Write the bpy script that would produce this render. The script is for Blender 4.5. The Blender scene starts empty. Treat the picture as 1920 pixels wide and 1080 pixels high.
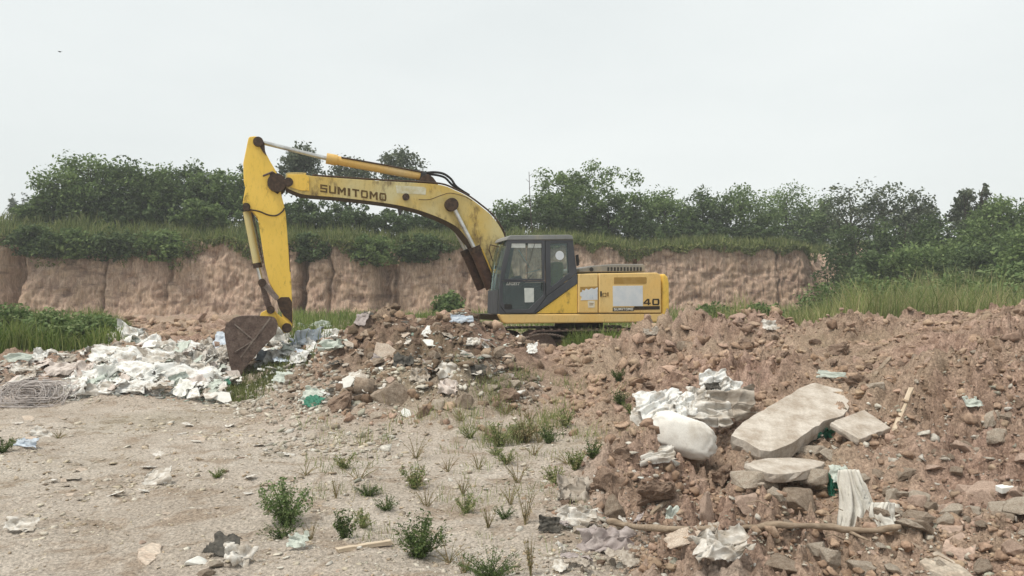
import bpy, bmesh, math
import numpy as np
from mathutils import Vector, noise as mnoise

R = math.radians
# ------------------------------------------------------------------ camera
F = 1386.0                      # focal length in pixels of the 1920 px wide photograph
CAMZ = 1.75
PITCH = math.atan(35 / F)       # horizon 35 px under the middle
scene = bpy.context.scene
cam_d = bpy.data.cameras.new('camera')
cam = bpy.data.objects.new('camera', cam_d)
scene.collection.objects.link(cam)
cam.location = (0, 0, CAMZ)
cam.rotation_euler = (R(90) + PITCH, 0, 0)
cam_d.sensor_width = 36
cam_d.lens = F / 1920 * 36
cam_d.clip_start = 0.05
cam_d.clip_end = 6000
scene.camera = cam
# ------------------------------------------------------------------ sky and sun (overcast)
SUN_EL, SUN_AZ = R(62), R(232)  # azimuth clockwise from +Y: behind the camera, to its left
world = bpy.data.worlds.new('World')
scene.world = world
world.use_nodes = True
wn = world.node_tree.nodes
wl = world.node_tree.links
for n in list(wn):
    wn.remove(n)
sky = wn.new('ShaderNodeTexSky')
sky.sky_type = 'NISHITA'
sky.sun_disc = False
sky.sun_elevation = SUN_EL
sky.sun_rotation = SUN_AZ
sky.air_density = 1.0
sky.dust_density = 6.0
bg1 = wn.new('ShaderNodeBackground')
bg1.inputs['Strength'].default_value = 0.05
wl.new(sky.outputs[0], bg1.inputs['Color'])
bg2 = wn.new('ShaderNodeBackground')          # the even cloud cover
bg2.inputs['Strength'].default_value = 0.74
wtc = wn.new('ShaderNodeTexCoord')
wmp = wn.new('ShaderNodeMapping')
wmp.inputs['Scale'].default_value = (1.0, 1.0, 3.0)
wno = wn.new('ShaderNodeTexNoise')
wno.inputs['Scale'].default_value = 1.3
wno.inputs['Detail'].default_value = 5
wrp = wn.new('ShaderNodeValToRGB')
wrp.color_ramp.elements[0].position = 0.3
wrp.color_ramp.elements[0].color = (0.735, 0.775, 0.765, 1)
wrp.color_ramp.elements[1].position = 0.7
wrp.color_ramp.elements[1].color = (0.86, 0.89, 0.87, 1)
wl.new(wtc.outputs['Generated'], wmp.inputs[0])
wl.new(wmp.outputs[0], wno.inputs['Vector'])
wl.new(wno.outputs[0], wrp.inputs[0])
wl.new(wrp.outputs[0], bg2.inputs['Color'])
mixs = wn.new('ShaderNodeMixShader')
mixs.inputs[0].default_value = 0.80
wl.new(bg1.outputs[0], mixs.inputs[1])
wl.new(bg2.outputs[0], mixs.inputs[2])
wo = wn.new('ShaderNodeOutputWorld')
wl.new(mixs.outputs[0], wo.inputs['Surface'])
sun_d = bpy.data.lights.new('sun', 'SUN')
sun_d.energy = 1.5
sun_d.angle = R(12)
sun_d.color = (1.0, 0.95, 0.86)
sun = bpy.data.objects.new('sun', sun_d)
scene.collection.objects.link(sun)
sdir = Vector((math.sin(SUN_AZ) * math.cos(SUN_EL), math.cos(SUN_AZ) * math.cos(SUN_EL), math.sin(SUN_EL)))
sun.rotation_euler = sdir.to_track_quat('Z', 'Y').to_euler()
scene.view_settings.view_transform = 'Standard'
scene.view_settings.look = 'None'
scene.view_settings.exposure = 0.80
scene.view_settings.gamma = 1.0
scene.cycles.max_bounces = 6
scene.cycles.transparent_max_bounces = 12

rng = np.random.default_rng(7)
COL = scene.collection

# ------------------------------------------------------------------ helpers
def tag(o, label=None, cat=None, group=None, kind=None):
    if label: o['label'] = label
    if cat: o['category'] = cat
    if group: o['group'] = group
    if kind: o['kind'] = kind
    return o

def link(name, me, parent=None):
    o = bpy.data.objects.new(name, me)
    COL.objects.link(o)
    if parent is not None:
        o.parent = parent
    return o

def empty(name, loc=(0, 0, 0), rz=0):
    o = bpy.data.objects.new(name, None)
    COL.objects.link(o)
    o.location = loc
    o.rotation_euler = (0, 0, rz)
    o.empty_display_size = 0.2
    return o

def mk(name, verts, faces, mat=None, smooth=False):
    me = bpy.data.meshes.new(name)
    me.from_pydata([tuple(map(float, v)) for v in verts], [], [tuple(map(int, f)) for f in faces])
    if mat is not None:
        me.materials.append(mat)
    if smooth:
        me.polygons.foreach_set('use_smooth', [True] * len(me.polygons))
    me.update()
    return me

def mk_np(name, V, Fc, mat=None, smooth=False):
    """V (n,3) and Fc (m,k) numpy arrays, every face with k corners."""
    me = bpy.data.meshes.new(name)
    V = np.ascontiguousarray(V, dtype=np.float32)
    Fc = np.ascontiguousarray(Fc, dtype=np.int32)
    m, k = Fc.shape
    me.vertices.add(len(V))
    me.vertices.foreach_set('co', V.ravel())
    me.loops.add(m * k)
    me.loops.foreach_set('vertex_index', Fc.ravel())
    me.polygons.add(m)
    me.polygons.foreach_set('loop_start', np.arange(0, m * k, k, dtype=np.int32))
    if smooth:
        me.polygons.foreach_set('use_smooth', np.ones(m, dtype=bool))
    if mat is not None:
        me.materials.append(mat)
    me.update(calc_edges=True)
    return me

def bevel(o, w, seg=2):
    m = o.modifiers.new('bevel', 'BEVEL')
    m.width = w
    m.segments = seg
    m.limit_method = 'ANGLE'
    m.angle_limit = R(35)
    return o

def pix(px, py):
    """direction of the ray through a pixel, scaled so that it is (.., ~1, ..)"""
    dx, dz = (px - 960) / F, (540 - py) / F
    c, s = math.cos(PITCH), math.sin(PITCH)
    return np.array([dx, c - s * dz, s + c * dz])

def at(px, py, Y):
    d = pix(px, py)
    t = Y / d[1]
    return np.array([0, 0, CAMZ]) + d * t

# ---- numpy gradient noise
def _hash(xi, yi, seed):
    h = (xi.astype(np.int64) * 374761393 + yi.astype(np.int64) * 668265263 + seed * 1274126177) & 0xFFFFFFFF
    h = ((h ^ (h >> 13)) * 1274126177) & 0xFFFFFFFF
    return (h ^ (h >> 16)) & 0xFFFFFFFF

def pn(x, y, seed=0):
    x = np.asarray(x, float); y = np.asarray(y, float)
    xi = np.floor(x); yi = np.floor(y)
    fx = x - xi; fy = y - yi
    u = fx * fx * fx * (fx * (fx * 6 - 15) + 10)
    v = fy * fy * fy * (fy * (fy * 6 - 15) + 10)
    def g(ax, ay):
        a = _hash(xi + ax, yi + ay, seed) * (2 * math.pi / 4294967296.0)
        return np.cos(a) * (fx - ax) + np.sin(a) * (fy - ay)
    a0 = g(0, 0) * (1 - u) + g(1, 0) * u
    a1 = g(0, 1) * (1 - u) + g(1, 1) * u
    return (a0 * (1 - v) + a1 * v) * 1.5

# ------------------------------------------------------------------ materials
def mat_new(name):
    m = bpy.data.materials.new(name)
    m.use_nodes = True
    nt = m.node_tree
    b = nt.nodes['Principled BSDF']
    b.inputs['Roughness'].default_value = 0.9
    b.inputs['Specular IOR Level'].default_value = 0.25
    return m, nt, b

def N(nt, typ, **kw):
    n = nt.nodes.new(typ)
    for k, v in kw.items():
        if k == 'inp':
            for kk, vv in v.items():
                n.inputs[kk].default_value = vv
        else:
            setattr(n, k, v)
    return n

def noise_node(nt, scale, detail=6, rough=0.6, stretch=None, coord='Object', dist=0.0):
    tc = N(nt, 'ShaderNodeTexCoord')
    n = N(nt, 'ShaderNodeTexNoise', inp={'Scale': scale, 'Detail': detail, 'Roughness': rough, 'Distortion': dist})
    if stretch:
        mp = N(nt, 'ShaderNodeMapping', inp={'Scale': stretch})
        nt.links.new(tc.outputs[coord], mp.inputs[0])
        nt.links.new(mp.outputs[0], n.inputs['Vector'])
    else:
        nt.links.new(tc.outputs[coord], n.inputs['Vector'])
    return n

def ramp(nt, src, stops):
    r = N(nt, 'ShaderNodeValToRGB')
    els = r.color_ramp.elements
    while len(els) < len(stops):
        els.new(0.5)
    for e, (p, c) in zip(els, stops):
        e.position = p
        e.color = (c, c, c, 1) if isinstance(c, (int, float)) else (*c, 1)
    nt.links.new(src, r.inputs[0])
    return r

def mixc(nt, fac, a, b, mode='MIX'):
    m = N(nt, 'ShaderNodeMix', data_type='RGBA', blend_type=mode)
    for sock, val in ((m.inputs[0], fac), (m.inputs[6], a), (m.inputs[7], b)):
        if hasattr(val, 'links') or isinstance(val, bpy.types.NodeSocket):
            nt.links.new(val, sock)
        elif isinstance(val, (int, float)):
            sock.default_value = val
        else:
            sock.default_value = (*val, 1)
    return m.outputs[2]

def bump(nt, b, src, strength=0.4, dist=0.02):
    bp = N(nt, 'ShaderNodeBump', inp={'Strength': strength, 'Distance': dist})
    nt.links.new(src, bp.inputs['Height'])
    nt.links.new(bp.outputs[0], b.inputs['Normal'])

def simple(name, c, c2=None, scale=8, rough=0.85, bump_s=0.3, bump_d=0.01, metal=0.0, spec=0.25, lo=0.4, hi=0.62,
           stretch=None, detail=7, fine=None, fa=(0.55, 1.35)):
    m, nt, b = mat_new(name)
    b.inputs['Roughness'].default_value = rough
    b.inputs['Metallic'].default_value = metal
    b.inputs['Specular IOR Level'].default_value = spec
    n = noise_node(nt, scale, detail, 0.65, stretch)
    col = mixc(nt, ramp(nt, n.outputs[0], [(lo, 0.0), (hi, 1.0)]).outputs[0], c, c2 or tuple(x * 0.6 for x in c))
    if fine:
        n2 = noise_node(nt, fine, 4, 0.7)
        col = mixc(nt, 1.0, col, ramp(nt, n2.outputs[0], [(0.3, fa[0]), (0.7, fa[1])]).outputs[0], 'MULTIPLY')
        bump(nt, b, n2.outputs[0], bump_s, bump_d)
    elif bump_s:
        bump(nt, b, n.outputs[0], bump_s, bump_d)
    nt.links.new(col, b.inputs['Base Color'])
    return m

def island_mat(name, cols, rough=0.9, trans=0.0, spec=0.2, fine=None, scale=0.6):
    """colour picked per loose piece (leaf, blade, clod)"""
    m, nt, b = mat_new(name)
    b.inputs['Roughness'].default_value = rough
    b.inputs['Specular IOR Level'].default_value = spec
    g = N(nt, 'ShaderNodeNewGeometry')
    k = len(cols)
    r = ramp(nt, g.outputs['Random Per Island'], [((i + 0.5) / k, c) for i, c in enumerate(cols)])
    n = noise_node(nt, scale, 3, 0.5)
    col = mixc(nt, 1.0, r.outputs[0], ramp(nt, n.outputs[0], [(0.3, (0.8, 0.8, 0.8)), (0.7, (1.2, 1.18, 1.1))]).outputs[0], 'MULTIPLY')
    if fine:
        n2 = noise_node(nt, fine, 4, 0.7)
        col = mixc(nt, 1.0, col, ramp(nt, n2.outputs[0], [(0.3, 0.6), (0.7, 1.3)]).outputs[0], 'MULTIPLY')
        bump(nt, b, n2.outputs[0], 0.5, 0.015)
    nt.links.new(col, b.inputs['Base Color'])
    if trans:
        t = N(nt, 'ShaderNodeBsdfTranslucent')
        nt.links.new(col, t.inputs['Color'])
        mx = N(nt, 'ShaderNodeMixShader', inp={0: trans})
        out = nt.nodes['Material Output']
        nt.links.new(b.outputs[0], mx.inputs[1])
        nt.links.new(t.outputs[0], mx.inputs[2])
        nt.links.new(mx.outputs[0], out.inputs['Surface'])
    return m

M = {}
# --- soil of the ground sheet: 'mound' says dug earth (1) or trodden flat (0)
m, nt, b = mat_new('soil')
att = N(nt, 'ShaderNodeAttribute', attribute_name='mound')
att2 = N(nt, 'ShaderNodeAttribute', attribute_name='green')
n1 = noise_node(nt, 0.55, 5, 0.6)
n2 = noise_node(nt, 5.0, 8, 0.7)
n3 = noise_node(nt, 38.0, 4, 0.75)
n4 = noise_node(nt, 2.1, 6, 0.65, dist=0.6)
flat = mixc(nt, ramp(nt, n1.outputs[0], [(0.38, 0.0), (0.62, 1.0)]).outputs[0], (0.56, 0.495, 0.425), (0.45, 0.385, 0.32))
flat = mixc(nt, ramp(nt, n4.outputs[0], [(0.50, 0.0), (0.62, 0.8)]).outputs[0], flat, (0.34, 0.265, 0.20))
flat = mixc(nt, ramp(nt, n2.outputs[0], [(0.55, 0.0), (0.72, 0.55)]).outputs[0], flat, (0.66, 0.61, 0.54))
dug = mixc(nt, ramp(nt, n2.outputs[0], [(0.36, 0.0), (0.64, 1.0)]).outputs[0], (0.22, 0.142, 0.104), (0.52, 0.37, 0.29))
dug = mixc(nt, ramp(nt, n1.outputs[0], [(0.42, 0.0), (0.62, 0.7)]).outputs[0], dug, (0.41, 0.32, 0.235))
dug = mixc(nt, ramp(nt, n4.outputs[0], [(0.56, 0.0), (0.70, 0.5)]).outputs[0], dug, (0.43, 0.285, 0.24))
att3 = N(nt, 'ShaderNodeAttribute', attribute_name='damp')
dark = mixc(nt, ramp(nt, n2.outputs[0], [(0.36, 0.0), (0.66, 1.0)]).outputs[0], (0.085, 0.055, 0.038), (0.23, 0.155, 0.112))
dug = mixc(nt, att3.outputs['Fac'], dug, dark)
col = mixc(nt, att.outputs['Fac'], flat, dug)
gm = N(nt, 'ShaderNodeMath', operation='MULTIPLY')
nt.links.new(att2.outputs['Fac'], gm.inputs[0])
nt.links.new(ramp(nt, n4.outputs[0], [(0.35, 0.2), (0.6, 1.0)]).outputs[0], gm.inputs[1])
col = mixc(nt, gm.outputs[0], col, (0.16, 0.165, 0.075))
col = mixc(nt, 1.0, col, ramp(nt, n3.outputs[0], [(0.3, 0.42), (0.7, 1.4)]).outputs[0], 'MULTIPLY')
nt.links.new(col, b.inputs['Base Color'])
hm = N(nt, 'ShaderNodeMath', operation='ADD')
nt.links.new(n3.outputs[0], hm.inputs[0]); nt.links.new(n2.outputs[0], hm.inputs[1])
bump(nt, b, hm.outputs[0], 0.9, 0.03)
b.inputs['Roughness'].default_value = 1.0
b.inputs['Specular IOR Level'].default_value = 0.05
M['soil'] = m

# --- cut earth bank
m, nt, b = mat_new('bank_soil')
v1 = noise_node(nt, 1.6, 9, 0.75, (2.2, 2.2, 0.16))
v2 = noise_node(nt, 0.7, 8, 0.7)
v3 = noise_node(nt, 6.0, 7, 0.75, (1.5, 1.5, 0.5))
v4 = noise_node(nt, 1.3, 5, 0.6, (0.5, 0.5, 1.8))
col = mixc(nt, ramp(nt, v1.outputs[0], [(0.42, 0.0), (0.60, 1.0)]).outputs[0], (0.56, 0.41, 0.31), (0.32, 0.21, 0.155))
col = mixc(nt, ramp(nt, v2.outputs[0], [(0.46, 0.0), (0.64, 0.8)]).outputs[0], col, (0.46, 0.325, 0.225))
col = mixc(nt, ramp(nt, v4.outputs[0], [(0.54, 0.0), (0.66, 0.75)]).outputs[0], col, (0.20, 0.13, 0.10))
col = mixc(nt, 1.0, col, ramp(nt, v3.outputs[0], [(0.3, 0.5), (0.7, 1.3)]).outputs[0], 'MULTIPLY')
nt.links.new(col, b.inputs['Base Color'])
bump(nt, b, v3.outputs[0], 0.8, 0.08)
M['bank'] = m
M['turf'] = simple('turf', (0.085, 0.115, 0.04), (0.05, 0.075, 0.025), 1.5, bump_s=0.5, bump_d=0.1)

M['clod'] = island_mat('clod', [(0.31, 0.215, 0.158), (0.43, 0.31, 0.235), (0.39, 0.295, 0.215), (0.26, 0.175, 0.125), (0.43, 0.305, 0.245)], fine=30)
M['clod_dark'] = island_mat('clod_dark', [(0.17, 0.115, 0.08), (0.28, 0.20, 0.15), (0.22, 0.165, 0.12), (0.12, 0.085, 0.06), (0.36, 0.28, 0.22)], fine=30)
M['gravel'] = island_mat('gravel', [(0.46, 0.40, 0.31), (0.58, 0.53, 0.45), (0.34, 0.27, 0.20), (0.66, 0.63, 0.57), (0.42, 0.335, 0.25)], fine=30)
M['rubble'] = island_mat('rubble', [(0.52, 0.49, 0.44), (0.30, 0.24, 0.19), (0.42, 0.38, 0.33), (0.62, 0.60, 0.56), (0.26, 0.21, 0.17), (0.37, 0.36, 0.30)], fine=30)
M['scrap'] = island_mat('scrap', [(0.75, 0.76, 0.74), (0.60, 0.61, 0.58), (0.68, 0.72, 0.68), (0.35, 0.33, 0.30), (0.16, 0.15, 0.13), (0.70, 0.66, 0.60), (0.28, 0.36, 0.31)], fine=20)
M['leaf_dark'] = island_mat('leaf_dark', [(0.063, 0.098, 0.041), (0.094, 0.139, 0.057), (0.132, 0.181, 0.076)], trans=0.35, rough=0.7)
M['leaf_mid'] = island_mat('leaf_mid', [(0.094, 0.145, 0.053), (0.145, 0.209, 0.076), (0.205, 0.273, 0.107)], trans=0.35, rough=0.7)
M['leaf_grey'] = island_mat('leaf_grey', [(0.076, 0.098, 0.064), (0.110, 0.137, 0.086), (0.160, 0.181, 0.116)], trans=0.35, rough=0.7)
M['leaf_weed'] = island_mat('leaf_weed', [(0.055, 0.090, 0.030), (0.090, 0.135, 0.045), (0.135, 0.18, 0.065)], trans=0.25, rough=0.7)
M['leaf_pale'] = island_mat('leaf_pale', [(0.106, 0.169, 0.062), (0.163, 0.231, 0.088), (0.225, 0.281, 0.125)], trans=0.25, rough=0.7)
M['dry'] = island_mat('dry_stalk', [(0.27, 0.215, 0.115), (0.36, 0.29, 0.17), (0.22, 0.165, 0.10), (0.20, 0.20, 0.09)], trans=0.1)
M['grass'] = island_mat('grass', [(0.095, 0.151, 0.034), (0.146, 0.213, 0.052), (0.202, 0.263, 0.073), (0.258, 0.286, 0.112)], trans=0.3, rough=0.7)
M['grass_bank'] = island_mat('grass_bank', [(0.09, 0.12, 0.038), (0.14, 0.18, 0.055), (0.20, 0.235, 0.08), (0.26, 0.265, 0.12)], trans=0.28, rough=0.7)
M['grass_dry'] = island_mat('grass_dry', [(0.149, 0.201, 0.069), (0.218, 0.270, 0.098), (0.299, 0.316, 0.144), (0.380, 0.345, 0.196)], trans=0.3, rough=0.7)
M['bark'] = simple('bark', (0.085, 0.068, 0.05), (0.05, 0.04, 0.03), 12)

def paint(name, base, grime=(0.10, 0.06, 0.03), amt=0.66, chalk=None, gs=2.6):
    m, nt, b = mat_new(name)
    b.inputs['Roughness'].default_value = 0.55
    b.inputs['Specular IOR Level'].default_value = 0.35
    a1 = noise_node(nt, gs, 9, 0.72, (1, 1, 0.45))
    a2 = noise_node(nt, 16.0, 6, 0.7, (1.2, 1.2, 0.4))
    a3 = noise_node(nt, 0.9, 4, 0.55)
    col = mixc(nt, ramp(nt, a3.outputs[0], [(0.35, 0.0), (0.65, 1.0)]).outputs[0], base, chalk or tuple(min(1, x * 1.08 + 0.02) for x in base))
    col = mixc(nt, ramp(nt, a1.outputs[0], [(amt, 0.0), (amt + 0.10, 0.85)]).outputs[0], col, grime)
    col = mixc(nt, ramp(nt, a2.outputs[0], [(0.52, 0.0), (0.78, 0.55)]).outputs[0], col, tuple(0.55 * x for x in base))
    nt.links.new(col, b.inputs['Base Color'])
    nt.links.new(ramp(nt, a1.outputs[0], [(0.4, 0.45), (0.7, 0.85)]).outputs[0], b.inputs['Roughness'])
    bump(nt, b, a2.outputs[0], 0.12, 0.004)
    return m

M['yellow'] = paint('yellow_paint', (0.74, 0.475, 0.075), amt=0.58)
M['yellow_arm'] = paint('yellow_arm_paint', (0.76, 0.50, 0.075), amt=0.595, gs=3.2)
M['yellow_boom'] = paint('weathered_boom_paint', (0.56, 0.385, 0.09), amt=0.54, chalk=(0.55, 0.48, 0.25), gs=1.7)
M['yellow_panel'] = paint('faded_panel_paint', (0.76, 0.485, 0.155), amt=0.68, chalk=(0.74, 0.53, 0.22))
M['grey_cab'] = paint('grey_cab_paint', (0.050, 0.053, 0.060), grime=(0.13, 0.115, 0.10), amt=0.64)
M['roof_grey'] = paint('cab_roof_paint', (0.20, 0.205, 0.20), grime=(0.30, 0.28, 0.23), amt=0.52)
M['hood'] = paint('hood_paint', (0.20, 0.19, 0.17), grime=(0.30, 0.27, 0.22), amt=0.55)
M['black'] = simple('black_rubber', (0.018, 0.018, 0.018), (0.035, 0.032, 0.03), 10, rough=0.6)
M['grease'] = simple('greasy_steel', (0.035, 0.022, 0.015), (0.085, 0.05, 0.03), 14, rough=0.6, bump_d=0.006)  # also the dark colour of the arm tip void
M['rust'] = simple('rusty_steel', (0.105, 0.070, 0.058), (0.185, 0.135, 0.11), 5, rough=0.75, bump_d=0.004, fine=26)
M['rust_edge'] = simple('worn_steel', (0.27, 0.22, 0.185), (0.15, 0.11, 0.09), 8, rough=0.65)
M['chrome'] = simple('chrome_rod', (0.62, 0.62, 0.60), (0.45, 0.44, 0.42), 6, rough=0.28, metal=0.8, bump_s=0)
M['cyl_brown'] = simple('oily_cylinder', (0.055, 0.030, 0.022), (0.10, 0.055, 0.035), 8, rough=0.5)
M['cyl_tan'] = paint('faded_cylinder_paint', (0.66, 0.40, 0.10), amt=0.63, chalk=(0.62, 0.44, 0.20))
M['letter'] = simple('letter_paint', (0.075, 0.045, 0.018), (0.15, 0.095, 0.03), 22, bump_s=0)
M['letter_white'] = simple('letter_white', (0.75, 0.74, 0.70), (0.6, 0.58, 0.5), 20, bump_s=0)
M['decal_black'] = simple('decal_black', (0.028, 0.020, 0.014), (0.06, 0.04, 0.025), 14, bump_s=0)
M['decal_white'] = simple('decal_white', (0.66, 0.68, 0.70), (0.58, 0.62, 0.66), 5, bump_s=0, rough=0.5)
M['decal_cream'] = simple('decal_cream', (0.68, 0.60, 0.44), (0.74, 0.70, 0.60), 16, bump_s=0)
M['decal_brown'] = simple('patch_brown', (0.35, 0.21, 0.055), (0.40, 0.255, 0.08), 6, bump_s=0)
M['decal_ink'] = simple('decal_ink', (0.30, 0.17, 0.05), (0.2, 0.12, 0.04), 12, bump_s=0)
M['faded_patch'] = simple('faded_patch', (0.60, 0.575, 0.44), (0.50, 0.44, 0.26), 7, bump_s=0)
M['paper'] = simple('paper', (0.62, 0.64, 0.60), (0.52, 0.55, 0.52), 12, bump_s=0)
M['seat'] = simple('seat_vinyl', (0.04, 0.04, 0.04), (0.06, 0.06, 0.06), 9)
M['vest'] = simple('seat_cover', (0.34, 0.33, 0.12), (0.25, 0.26, 0.12), 9)
M['interior'] = simple('cab_interior', (0.035, 0.037, 0.04), (0.05, 0.05, 0.055), 6)
m, nt, b = mat_new('cab_glass')
tr = N(nt, 'ShaderNodeBsdfTransparent', inp={'Color': (0.72, 0.80, 0.78, 1)})
gl = N(nt, 'ShaderNodeBsdfGlossy', inp={'Color': (0.9, 0.95, 0.95, 1), 'Roughness': 0.06})
fr = N(nt, 'ShaderNodeFresnel', inp={'IOR': 1.5})
mx = N(nt, 'ShaderNodeMixShader')
df = N(nt, 'ShaderNodeBsdfDiffuse', inp={'Color': (0.20, 0.22, 0.21, 1)})
mx2 = N(nt, 'ShaderNodeMixShader')
nt.links.new(ramp(nt, noise_node(nt, 3.0, 5, 0.6).outputs[0], [(0.3, 0.03), (0.7, 0.16)]).outputs[0], mx2.inputs[0])
nt.links.new(tr.outputs[0], mx2.inputs[1]); nt.links.new(df.outputs[0], mx2.inputs[2])
nt.links.new(fr.outputs[0], mx.inputs[0]); nt.links.new(mx2.outputs[0], mx.inputs[1]); nt.links.new(gl.outputs[0], mx.inputs[2])
nt.links.new(mx.outputs[0], nt.nodes['Material Output'].inputs['Surface'])
M['glass'] = m
M['concrete'] = simple('concrete', (0.56, 0.505, 0.44), (0.37, 0.31, 0.25), 4.2, rough=0.95, bump_s=0.5, bump_d=0.008, fine=45, fa=(0.8, 1.12))
M['rock'] = simple('rock', (0.37, 0.30, 0.235), (0.25, 0.19, 0.14), 4.0, rough=1, bump_s=0.8, bump_d=0.02, fine=22)
M['rock_pale'] = simple('rock_pale', (0.50, 0.435, 0.355), (0.38, 0.31, 0.245), 4.0, rough=1, bump_s=0.8, bump_d=0.02, fine=22)
M['rock_pink'] = simple('rock_pink', (0.46, 0.345, 0.275), (0.36, 0.265, 0.21), 4.0, rough=1, bump_s=0.6, bump_d=0.012, fine=24)
M['earth'] = simple('earth_boulder', (0.33, 0.24, 0.18), (0.24, 0.165, 0.12), 3.0, rough=1, bump_s=0.8, bump_d=0.03, fine=18)
M['plaster'] = simple('plaster', (0.60, 0.51, 0.42), (0.48, 0.38, 0.30), 6.0, bump_s=0.5, fine=30)
M['wood'] = simple('weathered_wood', (0.34, 0.265, 0.195), (0.22, 0.165, 0.115), 5, stretch=(0.6, 8, 8), bump_s=0.5)
M['wood_pale'] = simple('pale_wood', (0.62, 0.52, 0.40), (0.48, 0.385, 0.28), 5, stretch=(0.6, 8, 8), bump_s=0.4)
M['white'] = simple('white_plastic', (0.76, 0.76, 0.735), (0.43, 0.385, 0.33), 4.5, lo=.46, hi=.66, rough=0.6, bump_s=0.35, bump_d=0.01)
M['white_dirty'] = simple('dirty_white_plastic', (0.68, 0.655, 0.61), (0.42, 0.37, 0.31), 3.0, rough=0.7, bump_s=0.4)
M['foam'] = simple('foam_board', (0.80, 0.80, 0.76), (0.72, 0.71, 0.66), 3, rough=0.8)
M['pinkish'] = simple('pinkish_plastic', (0.66, 0.585, 0.54), (0.52, 0.45, 0.40), 4, rough=0.7)
M['greyblue'] = simple('bluish_plastic', (0.58, 0.64, 0.70), (0.45, 0.50, 0.57), 4, rough=0.5)
M['mint'] = simple('pale_green_plastic', (0.56, 0.60, 0.535), (0.42, 0.455, 0.41), 5, rough=0.6)
M['green'] = simple('green_plastic', (0.055, 0.22, 0.145), (0.03, 0.12, 0.08), 8, rough=0.6)
M['net'] = island_mat('green_net', [(0.03, 0.16, 0.11), (0.05, 0.24, 0.16), (0.02, 0.10, 0.07)], rough=0.6)
M['rag'] = simple('grey_rag', (0.46, 0.41, 0.35), (0.30, 0.255, 0.21), 5, rough=1, bump_s=0.6)
M['rag_lilac'] = simple('lilac_rag', (0.42, 0.37, 0.35), (0.29, 0.245, 0.235), 5, rough=1, bump_s=0.6)
M['dark_plastic'] = simple('dark_plastic', (0.045, 0.042, 0.036), (0.10, 0.09, 0.075), 5, rough=0.6)  # also paints the shade in the sack opening and the small hole
M['brown_card'] = simple('brown_card', (0.30, 0.22, 0.15), (0.2, 0.145, 0.1), 5)
M['sack'] = simple('white_sack', (0.78, 0.755, 0.70), (0.52, 0.46, 0.385), 3.0, lo=.52, hi=.72, rough=0.8, bump_s=0.2, bump_d=0.006, fine=70, fa=(0.9, 1.06))
M['sack_cloth'] = simple('sack_cloth', (0.70, 0.685, 0.63), (0.58, 0.55, 0.49), 4, rough=0.85, bump_s=0.2, fine=60, fa=(0.88, 1.08))
M['wire'] = simple('tangled_wire', (0.50, 0.46, 0.44), (0.34, 0.30, 0.28), 8, rough=0.7, bump_s=0)
M['speck'] = simple('speck', (0.03, 0.03, 0.03), None, 5)

# ------------------------------------------------------------------ terrain
CP = []   # (px, Y, z)
def cp(px, *yz):
    for Y, z in yz:
        CP.append((px, Y, z))
for px in (-900, -600, -300, 0, 200, 400, 560):
    cp(px, (1.0, 0), (1.5, 0), (2.5, 0), (4, 0), (5.5, 0), (7.5, 0), (9.5, 0), (11.3, 0))
for px in (700, 830, 950):
    cp(px, (1.0, 0), (1.5, 0), (2.5, 0), (4, 0), (5.5, 0), (7.5, 0.02), (9.5, 0.0))
cp(1080, (1.0, 0), (1.5, 0), (2.5, 0), (4, 0), (5.5, 0), (7.0, .03), (9, .06), (11.0, .16))
cp(-500, (13, .2), (15, .6), (18, .6)); cp(-200, (13, .15), (15, .6), (18, .6))
cp(0, (12.6, .05), (14.5, .5), (17, .6)); cp(100, (12.6, .05), (14.5, .5), (17, .6))
cp(180, (12.6, .05), (14.3, .55), (16.3, .8)); cp(250, (12.6, .03), (14.4, .7), (16.5, 1.0), (19, .85))
cp(340, (12.6, .03), (14.2, .55), (16.3, .85), (19, .8)); cp(400, (13, .0), (14.4, .25), (16.5, .5), (18, .8))
cp(440, (13, 0), (14.5, .03), (16, -.08), (17.3, .3), (19, .7)); cp(490, (13, .0), (14.5, .05), (16, .1), (17.6, .8), (19.5, .8))
cp(560, (12.2, .12), (13.2, .18), (14.5, .3), (16, .55), (17.5, .95), (19.5, .8))
cp(600, (11.8, .1), (13, .6), (14.5, .9), (17, 1.05))
cp(640, (11.2, .02), (11.9, .5), (12.8, 1.0), (14.6, 1.32), (18, 1.0)); cp(700, (11.0, 0), (11.6, .6), (12.4, 1.15), (14.2, 1.5), (17, 1.15)); cp(770, (11.0, 0), (11.6, .65), (12.4, 1.25), (14.2, 1.58), (17, 1.15))
cp(850, (11.0, .03), (11.6, .65), (12.4, 1.25), (14.2, 1.58), (17, 1.1)); cp(940, (11.1, .05), (11.8, .55), (12.8, 1.15), (14.5, 1.58), (16.6, 1.0))
cp(990, (11.2, .08), (12.3, .5), (13.6, 1.0), (14.8, 1.2), (16.2, .75), (17.6, .4))
cp(1030, (11.5, .14), (13, .55), (14.3, .80), (16, .55), (17.5, .3))
cp(1000, (18.5, .25), (21, .3)); cp(1085, (17.6, .3), (18.5, .28), (20.5, .3)); cp(1170, (17.4, .5), (18.6, .4), (21, .4)); cp(1240, (18, .8), (20, .6))
cp(1060, (14.8, .78), (16, .66)); cp(1085, (15, .95), (16.2, .95)); cp(1120, (14.8, 1.1), (16.2, 1.05)); cp(1160, (14.8, 1.15), (16.2, 1.1)); cp(1200, (14.8, 1.27), (16.4, 1.15)); cp(1235, (14.5, 1.15), (16.5, 1.0)); cp(1255, (14.5, 1.22), (16.5, 1.05))
cp(1310, (14.5, 1.46)); cp(1400, (14.5, 1.34)); cp(1460, (14.2, 1.28)); cp(1520, (14, 1.28)); cp(1600, (13.5, 1.40)); cp(1700, (13, 1.42))
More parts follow.
